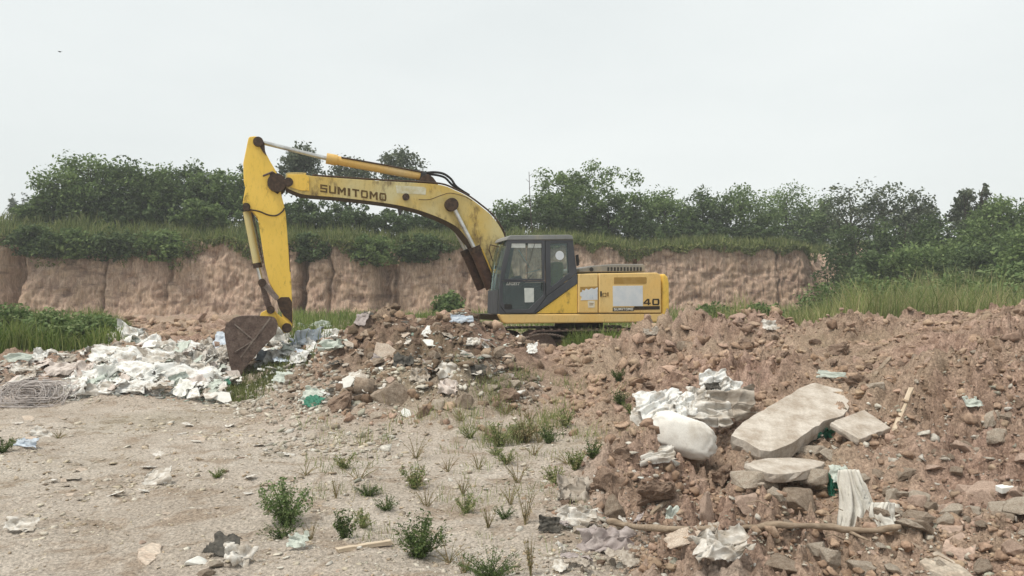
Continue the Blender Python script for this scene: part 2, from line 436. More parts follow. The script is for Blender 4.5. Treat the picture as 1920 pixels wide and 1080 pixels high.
cp(1780, (12.5, 1.52)); cp(1850, (12, 1.62)); cp(1930, (11.5, 1.62)); cp(2080, (11, 1.7)); cp(2400, (10, 1.7))
for px in (1310, 1420, 1550, 1700, 1850, 2000, 2300):
    cp(px, (17, 1.15), (20, .9), (25, .9))
cp(1180, (9.5, .1), (11.5, .32), (13, .68)); cp(1300, (9.5, .36), (11, .8), (12.7, 1.18)); cp(1420, (9, .6), (10, .8), (12, 1.08)); cp(1500, (10, .9), (12, 1.12))
cp(1620, (9, .85), (11, 1.15)); cp(1750, (8.8, 1.03), (10.5, 1.28)); cp(1900, (8.2, 1.08), (9.5, 1.38)); cp(2100, (8, 1.2)); cp(2400, (7, 1.2))
cp(1480, (7.4, .30), (8.2, .46)); cp(1295, (6.9, -.2), (7.3, -.12)); cp(1270, (8.2, .12)); cp(1380, (7.4, .12)); cp(1250, (6.6, .10)); cp(1150, (7.3, .18), (6.4, .08)); cp(1200, (6.9, .28)); cp(1240, (6.45, -.05)); cp(1320, (6.6, .02)); cp(1400, (6.2, -.10), (6.6, .0)); cp(1470, (6.2, -.12), (6.6, .0)); cp(1530, (6.2, -.10), (6.6, .02))
cp(1600, (7.3, .43), (6.3, .15)); cp(1750, (7.2, .58), (5.8, .18), (4.9, .02)); cp(1900, (6.5, .52), (5.3, .12)); cp(2100, (6, .6), (4.8, .15)); cp(1500, (6, .05), (5, 0))
cp(1300, (5.2, 0), (4, 0), (2.5, 0), (1, 0)); cp(1700, (4, 0), (2.5, 0), (1, 0)); cp(2200, (3.5, 0.1), (2, 0), (1, 0))
for px in range(-900, 2900, 200):
    cp(px, (31, 1.0), (38, 1.15), (46, 1.2), (60, 1.2))
for px in (-500, -200, 100, 300, 500, 700, 900):
    cp(px, (23, .75))
for px in (240, 300, 360, 420):
    cp(px, (21, 1.05), (25, 1.25), (29, 1.3), (34, 1.3))
CP = np.array(CP)
_ca = (CP[:, 0] - 960) / F
_cb = np.log(CP[:, 1])
GA = np.linspace(-1.7, 1.7, 300)
GB = np.linspace(math.log(0.9), math.log(62), 300)
_A, _B = np.meshgrid(GA, GB, indexing='ij')
def _mask_val(px, Y, z):
    if 17.5 < Y < 36 and 200 < px < 480: return 1.0
    if Y > 17.5: return 0.75
    if px < 560: return 1.0 if z > 0.25 else 0.0
    if px >= 1080: return 0.0 if (z < 0.07 and px < 1200) else (1.0 if Y > 4.4 else .3)
    return 1.0 if z > 0.1 else 0.0
_cm = np.array([_mask_val(*c) for c in CP])
_num = np.zeros_like(_A); _den = np.zeros_like(_A); _mum = np.zeros_like(_A)
for ai, bi, zi, mi in zip(_ca, _cb, CP[:, 2], _cm):
    d2 = ((_A - ai) / 0.055) ** 2 + ((_B - bi) / 0.10) ** 2
    w = np.exp(-d2 / 0.9) + 1e-4 / (1 + d2) ** 1.5
    _num += w * zi; _den += w; _mum += w * mi
GZ = _num / _den
GM = _mum / _den
def _bil(G, a, b):
    ia = np.clip((a - GA[0]) / (GA[1] - GA[0]), 0, len(GA) - 1.001)
    ib = np.clip((b - GB[0]) / (GB[1] - GB[0]), 0, len(GB) - 1.001)
    i = ia.astype(int); j = ib.astype(int); u = ia - i; v = ib - j
    return G[i, j] * (1 - u) * (1 - v) + G[i + 1, j] * u * (1 - v) + G[i, j + 1] * (1 - u) * v + G[i + 1, j + 1] * u * v
def rough_mask(X, Y):
    Yc = np.maximum(Y, 0.9)
    return np.clip(_bil(GM, X / Yc, np.log(Yc)), 0, 1)
def terrain(X, Y, detail=True):
    X = np.asarray(X, float); Y = np.asarray(Y, float)
    Yc = np.maximum(Y, 0.9)
    a, b = X / Yc, np.log(Yc)
    z = _bil(GZ, a, b)
    if not detail:
        return z
    r = rough_mask(X, Y)
    z = z + (1 - r) * (0.04 * pn(X * .9, Y * .9, 1) + 0.022 * pn(X * 3.3 + .4 * pn(X, Y, 13), Y * 4.5, 2) + 0.016 * np.abs(pn(X * 10, Y * 13, 12)) + 0.009 * np.abs(pn(X * 27, Y * 31, 14)))
    wx = X + .25 * pn(X * 1.3, Y * 1.3, 20); wy = Y + .25 * pn(X * 1.3, Y * 1.3, 21)
    rr = r * np.clip(pn(X * .5, Y * .5, 30) * .9 + .75, .35, 1.2)
    rr = rr * np.where((a > .12) & (Y < 16), 1.3, 1.0)
    w2x = X + .05 * pn(X * 7, Y * 7, 22); w2y = Y + .05 * pn(X * 7, Y * 7, 23)
    ca, sa = .8, .6
    z = z + rr * (0.24 * pn(wx * .9, wy * .9, 3) + 0.27 * np.abs(pn(wx * 1.9, wy * 1.9, 4)) + 0.20 * np.abs(pn((wx * ca + wy * sa) * 4.3, (wy * ca - wx * sa) * 4.3, 5))
                 + 0.135 * np.abs(pn(w2x * 8.3, w2y * 8.3, 6)) + 0.065 * np.abs(pn((w2x * sa + w2y * ca) * 17, (w2y * sa - w2x * ca) * 17, 7)) + 0.03 * pn(w2x * 37, w2y * 37, 8) - 0.175)
    return z

def G(px, py, y0=2.5, y1=70):
    """where the ray through a pixel meets the ground"""
    d = pix(px, py)
    Ys = np.exp(np.linspace(math.log(y0), math.log(y1), 1600))
    P = np.array([0, 0, CAMZ])[None] + d[None] * (Ys / d[1])[:, None]
    hit = np.nonzero(P[:, 2] <= terrain(P[:, 0], P[:, 1]))[0]
    k = hit[0] if len(hit) else len(Ys) - 1
    return P[k]

# ground sheet: fine near, coarse far, out past the horizon
na, nb = 530, 500
aa = np.concatenate([np.linspace(-3.0, -0.83, 25)[:-1], np.linspace(-0.82, 0.82, na), np.linspace(0.83, 3.0, 25)[1:]])
bb = np.concatenate([np.exp(np.linspace(math.log(1.0), math.log(3.4), 60))[:-1], np.exp(np.linspace(math.log(3.4), math.log(24), nb)), np.exp(np.linspace(math.log(24.3), math.log(900), 80))])
AA, BB = np.meshgrid(aa, bb, indexing='ij')
XX, YY = AA * BB, BB
ZZ = terrain(XX, YY)
far = np.clip((YY - 55) / 20, 0, 1)
ZZ = ZZ * (1 - far) + 1.2 * far
V = np.stack([XX, YY, ZZ], -1).reshape(-1, 3)
idx = np.arange(len(aa) * len(bb)).reshape(len(aa), len(bb))
Fq = np.stack([idx[:-1, :-1], idx[1:, :-1], idx[1:, 1:], idx[:-1, 1:]], -1).reshape(-1, 4)
me = mk_np('ground', V, Fq, M['soil'], smooth=True)
rm = rough_mask(XX, YY)
gmask = np.clip(pn(XX * .45 + 9, YY * .45, 51) * 1.6 + 0.1, 0, 1) * np.clip((YY - 6) / 5, 0, 1) * .25
gmask += np.clip((YY - 16.5) / 3, 0, 1) * .7 * (1 - np.exp(-(((AA + .45) / .09) ** 4)))
gmask += 0.6 * np.exp(-(((AA - (450 - 960) / F) / .05) ** 2 + ((YY - 14.3) / 1.3) ** 2))
at1 = me.attributes.new('mound', 'FLOAT', 'POINT'); at1.data.foreach_set('value', np.clip(rm.ravel(), 0, 1).astype(np.float32))
at2 = me.attributes.new('green', 'FLOAT', 'POINT'); at2.data.foreach_set('value', np.clip(gmask.ravel(), 0, 1).astype(np.float32))
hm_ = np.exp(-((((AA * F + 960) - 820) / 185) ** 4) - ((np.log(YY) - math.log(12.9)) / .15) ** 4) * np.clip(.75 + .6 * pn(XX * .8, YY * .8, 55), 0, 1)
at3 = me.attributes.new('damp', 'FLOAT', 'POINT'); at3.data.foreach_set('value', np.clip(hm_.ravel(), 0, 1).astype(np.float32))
tag(link('ground', me), kind='structure')

# ------------------------------------------------------------------ earth bank and plateau behind
def bank_Y(X):
    return 42.0 + (np.clip(X, -60, 24) + 31) * 0.205 - 0.55 * np.clip(X - 24, 0, 40)
def bank_top(X):
    return 5.78 + 0.004 * (X + 31) + 0.38 * pn(X * .16, X * 0 + 3, 61) + 0.22 * pn(X * .7, X * 0, 62) + 0.10 * pn(X * 2.3, X * 0, 63)
GROOVES = [(8, 1.6, 1.5), (186, .22, .5), (308, .25, .35), (563, .9, 1.3), (616, .3, .6), (718, 1.6, 1.4), (738, .5, .8), (868, .8, .7), (1465, .25, .5), (1556, 1.2, 1.2)]
bx = np.linspace(-56, 52, 1500)
bh = np.concatenate([np.linspace(0, 1, 46)])
BX, BT = np.meshgrid(bx, bh, indexing='ij')
top = bank_top(BX)
BZ = 0.5 + (top - 0.5) * BT
gro = np.zeros_like(BX)
for px, w, dp in GROOVES:
    Xg = (px - 960) / F * 47
    for _ in range(3):
        Xg = (px - 960) / F * float(bank_Y(np.array(Xg)))
    wob = 0.12 * pn(BZ * .9, BX * 0 + px, 70)
    fade = np.clip(1.2 - np.abs(BT - (.35 + .4 * ((px * 7) % 10) / 10)) * (1.3 if dp < .7 else .5), 0, 1)
    gro += fade * dp * (1 + .5 * pn(BZ * .8, BX * 0 + px, 85)) * np.exp(-((BX - Xg - 2 * wob) / (max(.10, w * .38) * (0.75 + .35 * pn(BZ * .7, BX * 0 + px, 71)))) ** 2)
col_n = 0.3 * pn(BX * .22, BZ * .10, 72) + 0.14 * np.abs(pn(BX * 1.1 + 1.5 * pn(BX * .3, BZ * .2, 83), BZ * .22, 73)) + 0.07 * np.abs(pn(BX * 2.8, BZ * .5, 74)) + 0.10 * pn(BX * 3.5, BZ * 3.0, 75) + 0.06 * pn(BX * 8, BZ * 5, 76) + 0.07 * pn(BX * 5 + BZ * .3, BZ * .5, 79) + 0.05 * pn(BX * 9, BZ * 1.2, 80) + 0.35 * np.clip(pn(BX * .9, BZ * 1.1, 81) + .12, -1, 0) + 0.25 * np.clip(pn(BX * 2.2, BZ * 2.0, 84) + .2, -1, 0)
overg = np.clip((BX - 21) / 4, 0, 1)           # to the right the bank has slumped into a slope
BY = bank_Y(BX) + gro - col_n + 0.75 * BT + overg * BT * 6.0
BY -= 1.0 * np.exp(-BT * 9) * (1 + .6 * pn(BX * .5, BX * 0, 77))
Vb = np.stack([BX, BY, BZ], -1)
rows = [Vb]
def plateau_rise(X):
    return np.clip(1.55 - (X + 31) * 0.018, 0.4, 1.55)
pl_d = np.array([0.35, .8, 1.5, 2.5, 4, 6, 9, 14, 25, 60, 200, 800])
PX, PD = np.meshgrid(bx, pl_d, indexing='ij')
def plateau_z(X, d):
    s = np.clip((d - .2) / 5.0, 0, 1)
    return bank_top(X) + plateau_rise(X) * (s * s * (3 - 2 * s)) + 0.12 * pn(X * .5, d * .5, 78) * np.clip(d, 0, 1)
edge = BY[:, -1][:, None]
PYv = edge + PD
PZ = plateau_z(PX, PD)
spread = 1 + np.clip(PD - 20, 0, 3000) / 60
Vp = np.stack([PX * spread, PYv, PZ], -1)
ALL = np.concatenate([Vb, Vp], 1)
nn = ALL.shape[1]
idx = np.arange(ALL.shape[0] * nn).reshape(ALL.shape[0], nn)
Fq = np.stack([idx[:-1, :-1], idx[1:, :-1], idx[1:, 1:], idx[:-1, 1:]], -1).reshape(-1, 4)
me = mk_np('earth_bank', ALL.reshape(-1, 3), Fq, M['bank'], smooth=True)
me.materials.append(M['turf'])
mi = np.zeros((ALL.shape[0] - 1, nn - 1), dtype=np.int32)
mi[:, 45:] = 1
me.polygons.foreach_set('material_index', mi.ravel())
tag(link('earth_bank', me), kind='structure')
def edge_Y(X):
    return np.interp(X, bx, BY[:, -1])
def bank_pt(px, d=4.0):
    """ground point on the plateau, d metres behind the edge, under a pixel column"""
    X = (px - 960) / F * 50
    for _ in range(8):
        X = (px - 960) / F * (float(edge_Y(X)) + d)
    return np.array([X, float(edge_Y(X)) + d, float(plateau_z(np.array(X), np.array(d)))])

# ------------------------------------------------------------------ excavator
TH = R(18)
EO = np.array([(1085 - 960) / F * 19.0, 19.0, 0.27])
ec, es = math.cos(TH), math.sin(TH)
def to_loc(p):
    q = np.asarray(p, float) - EO
    return np.array([ec * q[0] + es * q[1], -es * q[0] + ec * q[1], q[2]])
_C0 = to_loc(np.array([0, 0, CAMZ]))
def L(px, py, v):
    """point of the machine (its own axes) seen at a pixel, in the upright plane v metres off its middle"""
    d = pix(px, py)
    dl = np.array([ec * d[0] + es * d[1], -es * d[0] + ec * d[1], d[2]])
    t = (v - _C0[1]) / dl[1]
    return _C0 + dl * t
EX = empty('excavator', EO, TH)
tag(EX, 'yellow tracked excavator with long raised boom and dark grey cab, parked behind the rubble heaps', 'excavator')

def prism(name, pts, v0, v1, mat, parent=EX, bev=0.0, seg=2):
    """outline traced at pixels in plane v0, carried straight through to plane v1"""
    n = len(pts)
    A = [L(x, y, v0) for x, y in pts]
    B = [np.array([p[0], v1, p[2]]) for p in A]
    fs = [tuple(range(n))[::-1], tuple(range(n, 2 * n))] + [(i, (i + 1) % n, n + (i + 1) % n, n + i) for i in range(n)]
    o = link(name, mk(name, A + B, fs, mat), parent)
    bm = bmesh.new(); bm.from_mesh(o.data); bmesh.ops.recalc_face_normals(bm, faces=bm.faces); bm.to_mesh(o.data); bm.free()
    if bev:
        bevel(o, bev, seg)
    return o

def ring(name, outer, inner, v0, v1, mat, parent):
    n = len(outer)
    A = [L(x, y, v0) for x, y in outer]; B = [L(x, y, v0) for x, y in inner]
    vs = A + B + [np.array([p[0], v1, p[2]]) for p in A] + [np.array([p[0], v1, p[2]]) for p in B]
    fs = []
    for i in range(n):
        j = (i + 1) % n
        fs += [(i, j, n + j, n + i), (2 * n + i, 3 * n + i, 3 * n + j, 2 * n + j), (i, 2 * n + i, 2 * n + j, j), (n + i, n + j, 3 * n + j, 3 * n + i)]
    o = link(name, mk(name, vs, fs, mat), parent)
    bm = bmesh.new(); bm.from_mesh(o.data); bmesh.ops.recalc_face_normals(bm, faces=bm.faces); bm.to_mesh(o.data); bm.free()
    return bevel(o, 0.008)

def tube_mesh(name, pts, rad, mat, seg=10, caps=True):
    pts = [Vector(p) for p in pts]
    rad = rad if hasattr(rad, '__len__') else [rad] * len(pts)
    vs, fs = [], []
    prev = None
    for i, p in enumerate(pts):
        t = (pts[min(i + 1, len(pts) - 1)] - pts[max(i - 1, 0)]).normalized()
        if prev is None:
            up = Vector((0, 0, 1)) if abs(t.z) < .9 else Vector((1, 0, 0))
            a = t.cross(up).normalized()
        else:
            a = (prev - t * prev.dot(t)).normalized()
        prev = a
        b_ = t.cross(a)
        for k in range(seg):
            w = 2 * math.pi * k / seg
            vs.append(p + (a * math.cos(w) + b_ * math.sin(w)) * rad[i])
    for i in range(len(pts) - 1):
        for k in range(seg):
            k2 = (k + 1) % seg
            fs.append((i * seg + k, i * seg + k2, (i + 1) * seg + k2, (i + 1) * seg + k))
    if caps:
        fs.append(tuple(range(seg))[::-1])
        fs.append(tuple((len(pts) - 1) * seg + k for k in range(seg)))
    me = mk(name, vs, fs, mat, smooth=True)
    return me

def tube(name, pts, rad, mat, parent=EX, seg=12):
    o = link(name, tube_mesh(name, pts, rad, mat, seg), parent)
    m = o.modifiers.new('split', 'EDGE_SPLIT'); m.split_angle = R(50)
    return o

def pin(name, px, py, r_px, v0, v1, mat, parent=EX):
    c = L(px, py, v0)
    r = r_px * (c[1] * 0 + 17.5) / F
    return tube(name, [c, (c[0], v1, c[2])], r, mat, parent, 20)

def smooth_poly(pts, k=4):
    out = []
    n = len(pts)
    for i in range(n - 1):
        p0, p1, p2, p3 = (np.array(pts[max(i - 1, 0)], float), np.array(pts[i], float), np.array(pts[i + 1], float), np.array(pts[min(i + 2, n - 1)], float))
        for j in range(k):
            t = j / k
            out.append(tuple(0.5 * ((2 * p1) + (-p0 + p2) * t + (2 * p0 - 5 * p1 + 4 * p2 - p3) * t * t + (-p0 + 3 * p1 - 3 * p2 + p3) * t ** 3)))
    out.append(tuple(pts[-1]))
    return out

# ---- undercarriage
def track(v0, v1):
    hx, r = 1.55, 0.43
    tr = link('track_frame', mk('track_frame', [(sx * (hx + .1), v, z) for sx in (-1, 1) for v in (v0 + .1, v1 - .1) for z in (.22, .72)],
              [(0, 1, 3, 2), (4, 6, 7, 5), (0, 4, 5, 1), (2, 3, 7, 6), (0, 2, 6, 4), (1, 5, 7, 3)], M['grease']), EX)
    bevel(tr, .05)
    n = 46
    Lf = 2 * (2 * hx) + 2 * math.pi * r
    sh = None
    w = Lf / n
    sv = [(-w * .48, v0, 0), (w * .48, v0, 0), (w * .48, v1, 0), (-w * .48, v1, 0), (-w * .48, v0, .03), (w * .30, v0, .03), (w * .36, v0, .065), (w * .48, v0, .03),
          (-w * .48, v1, .03), (w * .30, v1, .03), (w * .36, v1, .065), (w * .48, v1, .03)]
    sf = [(0, 3, 2, 1), (4, 5, 9, 8), (5, 6, 10, 9), (6, 7, 11, 10), (0, 4, 8, 3), (1, 2, 11, 7), (0, 1, 7, 6, 5, 4), (3, 8, 9, 10, 11, 2)]
    sm = mk('track_shoe', sv, sf, M['rust'])
    for i in range(n):
        s = i * w
        if s < 2 * hx:
            x, z, a = -hx + s, .47 - r, math.pi
        elif s < 2 * hx + math.pi * r:
            t = (s - 2 * hx) / r
            x, z, a = hx + r * math.sin(t), .47 - r * math.cos(t), math.pi - t
        elif s < 4 * hx + math.pi * r:
            x, z, a = hx - (s - 2 * hx - math.pi * r), .47 + r, 0
        else:
            t = (s - 4 * hx - math.pi * r) / r
            x, z, a = -hx - r * math.sin(t), .47 + r * math.cos(t), -t
        o = link('track_shoe', sm, tr)
        o.location = (x, 0, z)
        o.rotation_euler = (0, a, 0)
    for x in (-hx, hx):
        tube('sprocket' if x > 0 else 'idler_wheel', [(x, v0 + .06, .47), (x, v1 - .06, .47)], .40, M['rust'], tr, 24)
    for i in range(8):
        x = -hx + .35 + i * (2 * hx - .7) / 7
        tube('roller', [(x, v0 + .05, .16), (x, v1 - .05, .16)], .10, M['grease'], tr, 14)
track(-1.45, -0.85)
track(0.85, 1.45)
cb = link('car_body', mk('car_body', [(sx * .9, sy * .95, z) for sx in (-1, 1) for sy in (-1, 1) for z in (.4, .85)],
          [(0, 1, 3, 2), (4, 6, 7, 5), (0, 4, 5, 1), (2, 3, 7, 6), (0, 2, 6, 4), (1, 5, 7, 3)], M['grease']), EX)
bevel(cb, .08)
tube('swing_ring', [(0, 0, .85), (0, 0, 1.13)], .62, M['grease'], EX, 32)

# ---- upper structure
SV = -1.36                     # plane of the near side
prism('deck', [(934, 589), (1245, 588), (1247, 598), (1242, 604), (950, 607), (943, 605)], SV, SV + .16, M['yellow_panel'], bev=.03)
prism('deck_frame', [(940, 589.5), (1244, 588.5), (1242, 602), (950, 602)], SV + .165, 1.3, M['grease'], bev=.03)
prism('side_panel', [(1084, 513.5), (1121.5, 512.5), (1121.5, 587), (1084, 587)], SV - .01, -.95, M['yellow_panel'], bev=.025)
rp = prism('engine_side_door', [(1123, 512.5), (1231, 511), (1238, 514), (1240, 522), (1240, 587), (1123, 587)], SV - .01, -.95, M['yellow_panel'], bev=.025)
fp = prism('front_corner_panel', [(1082.5, 532), (1082.5, 587.5), (1006, 588)], SV + .01, -.42, M['yellow'], bev=.012)
prism('engine_house', [(1086, 516), (1238, 515), (1238, 587), (1086, 587)], -.94, 1.28, M['yellow_panel'], bev=.05)
prism('valve_cover', [(1000, 560), (1086, 540), (1086, 588), (1000, 588)], -.33, 1.28, M['yellow_panel'], bev=.03)
cw = prism('counterweight', [(1241.5, 513), (1248, 514), (1253, 519), (1255.5, 530), (1256, 575), (1254, 594), (1249, 601), (1241.5, 603)], SV + .03, 1.33, M['yellow'], bev=.10, seg=4)
hood = prism('engine_hood', [(1084.5, 511), (1084.5, 503.5), (1111, 498), (1150, 495), (1206, 495), (1210, 498), (1211, 509.5)], -1.0, .9, M['hood'], bev=.03)
for i in range(11):
    x = 1139 + i * 6.1
    prism('louvre_slot', [(x, 501), (x + 3.3, 501), (x + 3.3, 508.2), (x, 508.2)], -1.006, -.98, M['black'], hood)
tube('hood_latch', [L(1109, 505, -1.03), L(1109, 505, -.98)], .05, M['black'], hood, 10)
tube('exhaust_pipe', [L(1190, 497, .45), L(1190, 486, .45) + np.array([0, 0, .0])], .06, M['grease'], hood, 14)
# flat marks and one recess on the engine door, each a thin plate a few mm proud
pv = SV - .016
prism('white_sign', [(1149, 536), (1205, 535.5), (1205.5, 574), (1149.5, 574)], pv, SV - .005, M['decal_white'], rp)
prism('brown_patch', [(1151.5, 520), (1211, 519.5), (1212.5, 521), (1212.5, 530), (1211, 532), (1151.5, 532.5)], pv, SV - .005, M['decal_brown'], rp)  # flat brown plate standing for a recess in the door
prism('black_stripe', [(1149, 576.5), (1189, 576.2), (1190, 574.4), (1237, 573.8), (1237, 580.3), (1190, 581), (1188, 583), (1149, 583.5)], pv, SV - .005, M['decal_black'], rp)
# torn notice on the side panel
sp = bpy.data.objects['side_panel']
prism('torn_notice', [(1088, 549), (1092, 546), (1091, 543), (1096, 545), (1099, 541), (1104, 543.5), (1109, 540), (1114, 542), (1120.5, 538.5), (1120.5, 562), (1089, 563), (1091, 557), (1087.5, 554)], pv, SV - .005, M['decal_white'], sp)
prism('torn_backing', [(1088, 538), (1120.8, 537), (1120.8, 547), (1088, 548)], SV - .0125, SV - .005, M['decal_brown'], sp)
prism('small_notice', [(1102, 564.2), (1115, 563.8), (1115, 576.5), (1103, 576.8)], pv, SV - .005, M['decal_cream'], sp)
for (x0, y0, x1, y1) in ((1105, 568, 1113, 569.2), (1105, 571, 1112, 572.2), (1105.5, 553, 1108, 560), (1109.5, 553, 1112, 560)):
    prism('printed_line', [(x0, y0), (x1, y0), (x1, y1), (x0, y1)], pv - .003, pv - .0005, M['decal_ink'] if y0 > 560 else M['greyblue'], sp)
ring('warning_mark', [(1130, 549), (1137, 549), (1137, 556.5), (1130, 556.5)], [(1131.3, 550.3), (1135.7, 550.3), (1135.7, 555.2), (1131.3, 555.2)], pv, SV - .005, M['decal_ink'], rp).modifiers.clear()
prism('warning_mark', [(1138.6, 548), (1141.2, 548), (1141.2, 555.5), (1138.6, 555.5)], pv, SV - .005, M['decal_ink'], rp)
prism('door_handle', [(1126, 546), (1128.5, 546), (1128.5, 556), (1126, 556)], SV - .03, SV - .008, M['black'], rp)

# ---- block lettering
def seg_letters():
    h, w = .21, .24
    D = {}
    D['S'] = [((0, 1 - h), (1, 1 - h), (1, 1), (0, 1)), ((0, .6), (w, .6), (w, 1 - h), (0, 1 - h)), ((0, .4), (1, .4), (1, .6), (0, .6)), ((1 - w, h), (1, h), (1, .4), (1 - w, .4)), ((0, 0), (1, 0), (1, h), (0, h))]
    D['U'] = [((0, h), (w, h), (w, 1), (0, 1)), ((1 - w, h), (1, h), (1, 1), (1 - w, 1)), ((0.05, 0), (.95, 0), (1, h), (0, h))]
    D['M'] = [((0, 0), (w, 0), (w, 1), (0, 1)), ((1 - w, 0), (1, 0), (1, 1), (1 - w, 1)), ((w, 1), (w, .62), (.5, .22), (.5, .60)), ((.5, .60), (.5, .22), (1 - w, .62), (1 - w, 1))]
    D['I'] = [((.36, 0), (.64, 0), (.64, 1), (.36, 1))]
    D['T'] = [((0, 1 - h), (1, 1 - h), (1, 1), (0, 1)), ((.37, 0), (.63, 0), (.63, 1 - h), (.37, 1 - h))]
    D['O'] = [((0.06, 1 - h), (.94, 1 - h), (.94, 1), (0.06, 1)), ((0.06, 0), (.94, 0), (.94, h), (0.06, h)), ((0, h), (w, h), (w, 1 - h), (0, 1 - h)), ((1 - w, h), (1, h), (1, 1 - h), (1 - w, 1 - h))]
    D['0'] = D['O']
    D['4'] = [((.60, 0), (.82, 0), (.82, .20), (.60, .20)), ((0, .20), (1, .20), (1, .40), (0, .40)), ((.60, .40), (.82, .40), (.82, 1), (.60, 1)), ((0, .40), (.25, .40), (.60, .78), (.60, 1), (.5, 1))]
    return D
LET = seg_letters()
def lettering(name, text, p0, p1, up_px, v, mat, parent, gap=.24, iw=.45):
    """text along the pixel line p0-p1 (baseline), up_px tall, on plane v"""
    ws = [iw if c == 'I' else (1.15 if c == 'M' else 1.0) for c in text]
    tot = sum(ws) + gap * (len(text) - 1)
    vs, fs = [], []
    x = 0
    p0 = np.array(p0, float); p1 = np.array(p1, float)
    for c, w in zip(text, ws):
        for q in LET[c]:
            k = len(vs)
            for (a, bq) in q:
                if c == 'I': a = (a - .36) / .28 * 1.0 * .8 + .1
                s = (x + a * w) / tot
                p = p0 + (p1 - p0) * s + np.array([0, -up_px]) * bq
                vs.append(L(p[0], p[1], v))
            fs.append(tuple(range(k, k + len(q))))
        x += w + gap
    n = len(vs)
    vs += [(p[0], v + .004, p[2]) for p in vs]
    fs2 = [tuple(i + n for i in f[::-1]) for f in fs] + [(f[i], f[(i + 1) % len(f)], f[(i + 1) % len(f)] + n, f[i] + n) for f in fs for i in range(len(f))]
    return link(name, mk(name, vs, fs + fs2, mat), parent)
lettering('model_number', '40', (1206.5, 572.3), (1236.5, 572.0), 12, pv, M['decal_black'], rp, gap=.2)
lettering('maker_lettering', 'SUMITOMO', (1151, 582.2), (1187, 581.8), 4.6, pv - .004, M['letter_white'], rp, gap=.28)

# ---- cab
CV0, CV1 = SV, -.40
cab = prism('cab', smooth_poly([(950, 450), (953, 444), (958, 441)], 3) + [(1068, 440)] + smooth_poly([(1068.5, 440.2), (1073, 442), (1076, 449)], 3), SV - .02, CV1, M['roof_grey'], bev=.03)
tag(cab, 'dark grey operator cab with glazed door')
def sub(name, pts, v0, v1, mat, bev=.01):
    return prism(name, pts, v0, v1, mat, cab, bev)
fe = smooth_poly([(953, 450), (946, 478), (939, 520), (936, 555), (935.5, 588)], 3)   # front edge of the near side
fi = smooth_poly([(957, 450), (950, 478), (943, 520), (939.5, 555), (938.5, 588)], 3)
for v in (SV, CV1 - .06):
    sub('front_pillar', fe + fi[::-1], v, v + .06, M['grey_cab'])
door = ring('door', [(951.5, 450.2), (1022, 450.2), (1022, 525.8), (940.5, 525.8)], [(959, 456), (1016, 456), (1017, 522.5), (945, 522.5)], SV - .012, SV + .035, M['grey_cab'], cab)
ring('door_lower_frame', [(940.2, 526.2), (1022, 526.2), (1023.5, 557), (1001, 587), (948, 587), (938.2, 573)], [(943.5, 529), (1019, 529), (1019, 553), (991, 579.5), (957, 579.5), (942.5, 567)], SV - .012, SV + .035, M['grey_cab'], cab)
ring('quarter_window_frame', [(1022.6, 450.2), (1074.5, 450.2), (1082, 512), (1024, 556)], [(1032, 456), (1064, 456), (1067, 512), (1033, 539)], SV - .004, SV + .05, M['grey_cab'], cab)
sub('diagonal_panel', [(1082.4, 513), (1083, 531), (1003, 588), (1001.6, 587), (1024.3, 556.6)], SV - .004, SV + .05, M['grey_cab'])
sub('step_panel', [(937.5, 574.5), (947.5, 587.6), (936.5, 588.2)], SV - .003, SV + .05, M['grey_cab'], 0)
# panes
def pane(pts, v):
    return prism('window_pane', pts, v, v + .006, M['glass'], cab)
pane([(958, 455), (986.3, 455), (985.8, 523.5), (944, 523.5)], SV + .008)
pane([(987.5, 455), (1017, 455), (1018, 523.5), (987, 523.5)], SV + .018)
pane([(1031, 455), (1065, 455), (1068, 513), (1032, 540)], SV + .02)
pane([(942.5, 528), (1020, 528), (1020, 554), (992, 580.5), (956, 580.5), (941.5, 568)], SV + .01)
# windscreen, curved with the front edge
wv0, wv1 = SV + .065, CV1 - .065
A = [L(x, y, SV) for x, y in fe]
vs = [(p[0] + .015, wv0, p[2]) for p in A] + [(p[0] + .015, wv1, p[2]) for p in A]
n = len(A)
ws = link('window_pane', mk('windscreen', vs, [(i, i + 1, n + i + 1, n + i) for i in range(n - 1)], M['glass'], smooth=True), cab)
so = ws.modifiers.new('thickness', 'SOLIDIFY'); so.thickness = .008
m8 = len(A[8:])
lf = link('lower_front_panel', mk('lower_front_panel', [(p[0] - .004, wv0, p[2]) for p in A[8:]] + [(p[0] - .004, wv1, p[2]) for p in A[8:]], [(i, i + 1, m8 + i + 1, m8 + i) for i in range(m8 - 1)], M['grey_cab']), cab)
so = lf.modifiers.new('thickness', 'SOLIDIFY'); so.thickness = .012
# back wall, far side, floor
sub('cab_floor', [(938, 583), (1078, 583), (1078, 588.5), (938, 588.5)], SV + .06, CV1, M['interior'], 0)
ring('far_side_frame', [(955, 452), (1072, 452), (1080, 583), (938, 583)], [(965, 460), (1062, 460), (1066, 530), (952, 530)], CV1 - .05, CV1, M['grey_cab'], cab)
sub('back_wall', [(1072, 530), (1077, 530), (1080, 583), (1075, 583)], SV + .06, CV1 - .055, M['interior'], 0)
sub('seat', [(985, 560), (1040, 560), (1046, 545), (1044, 535), (988, 540)], -1.15, -.65, M['seat'], .03)
sub('seat_backrest', [(1034, 545), (1036, 497), (1040, 491), (1056, 491), (1058, 498), (1056, 545)], -1.12, -.68, M['vest'], .04)
sub('console', [(956, 560), (964, 520), (976, 516), (984, 530), (984, 575), (958, 578)], -1.02, -.72, M['interior'], .02)
tube('control_lever', [L(974, 540, -1.15), L(1000, 512, -1.12)], .012, M['black'], cab, 8)
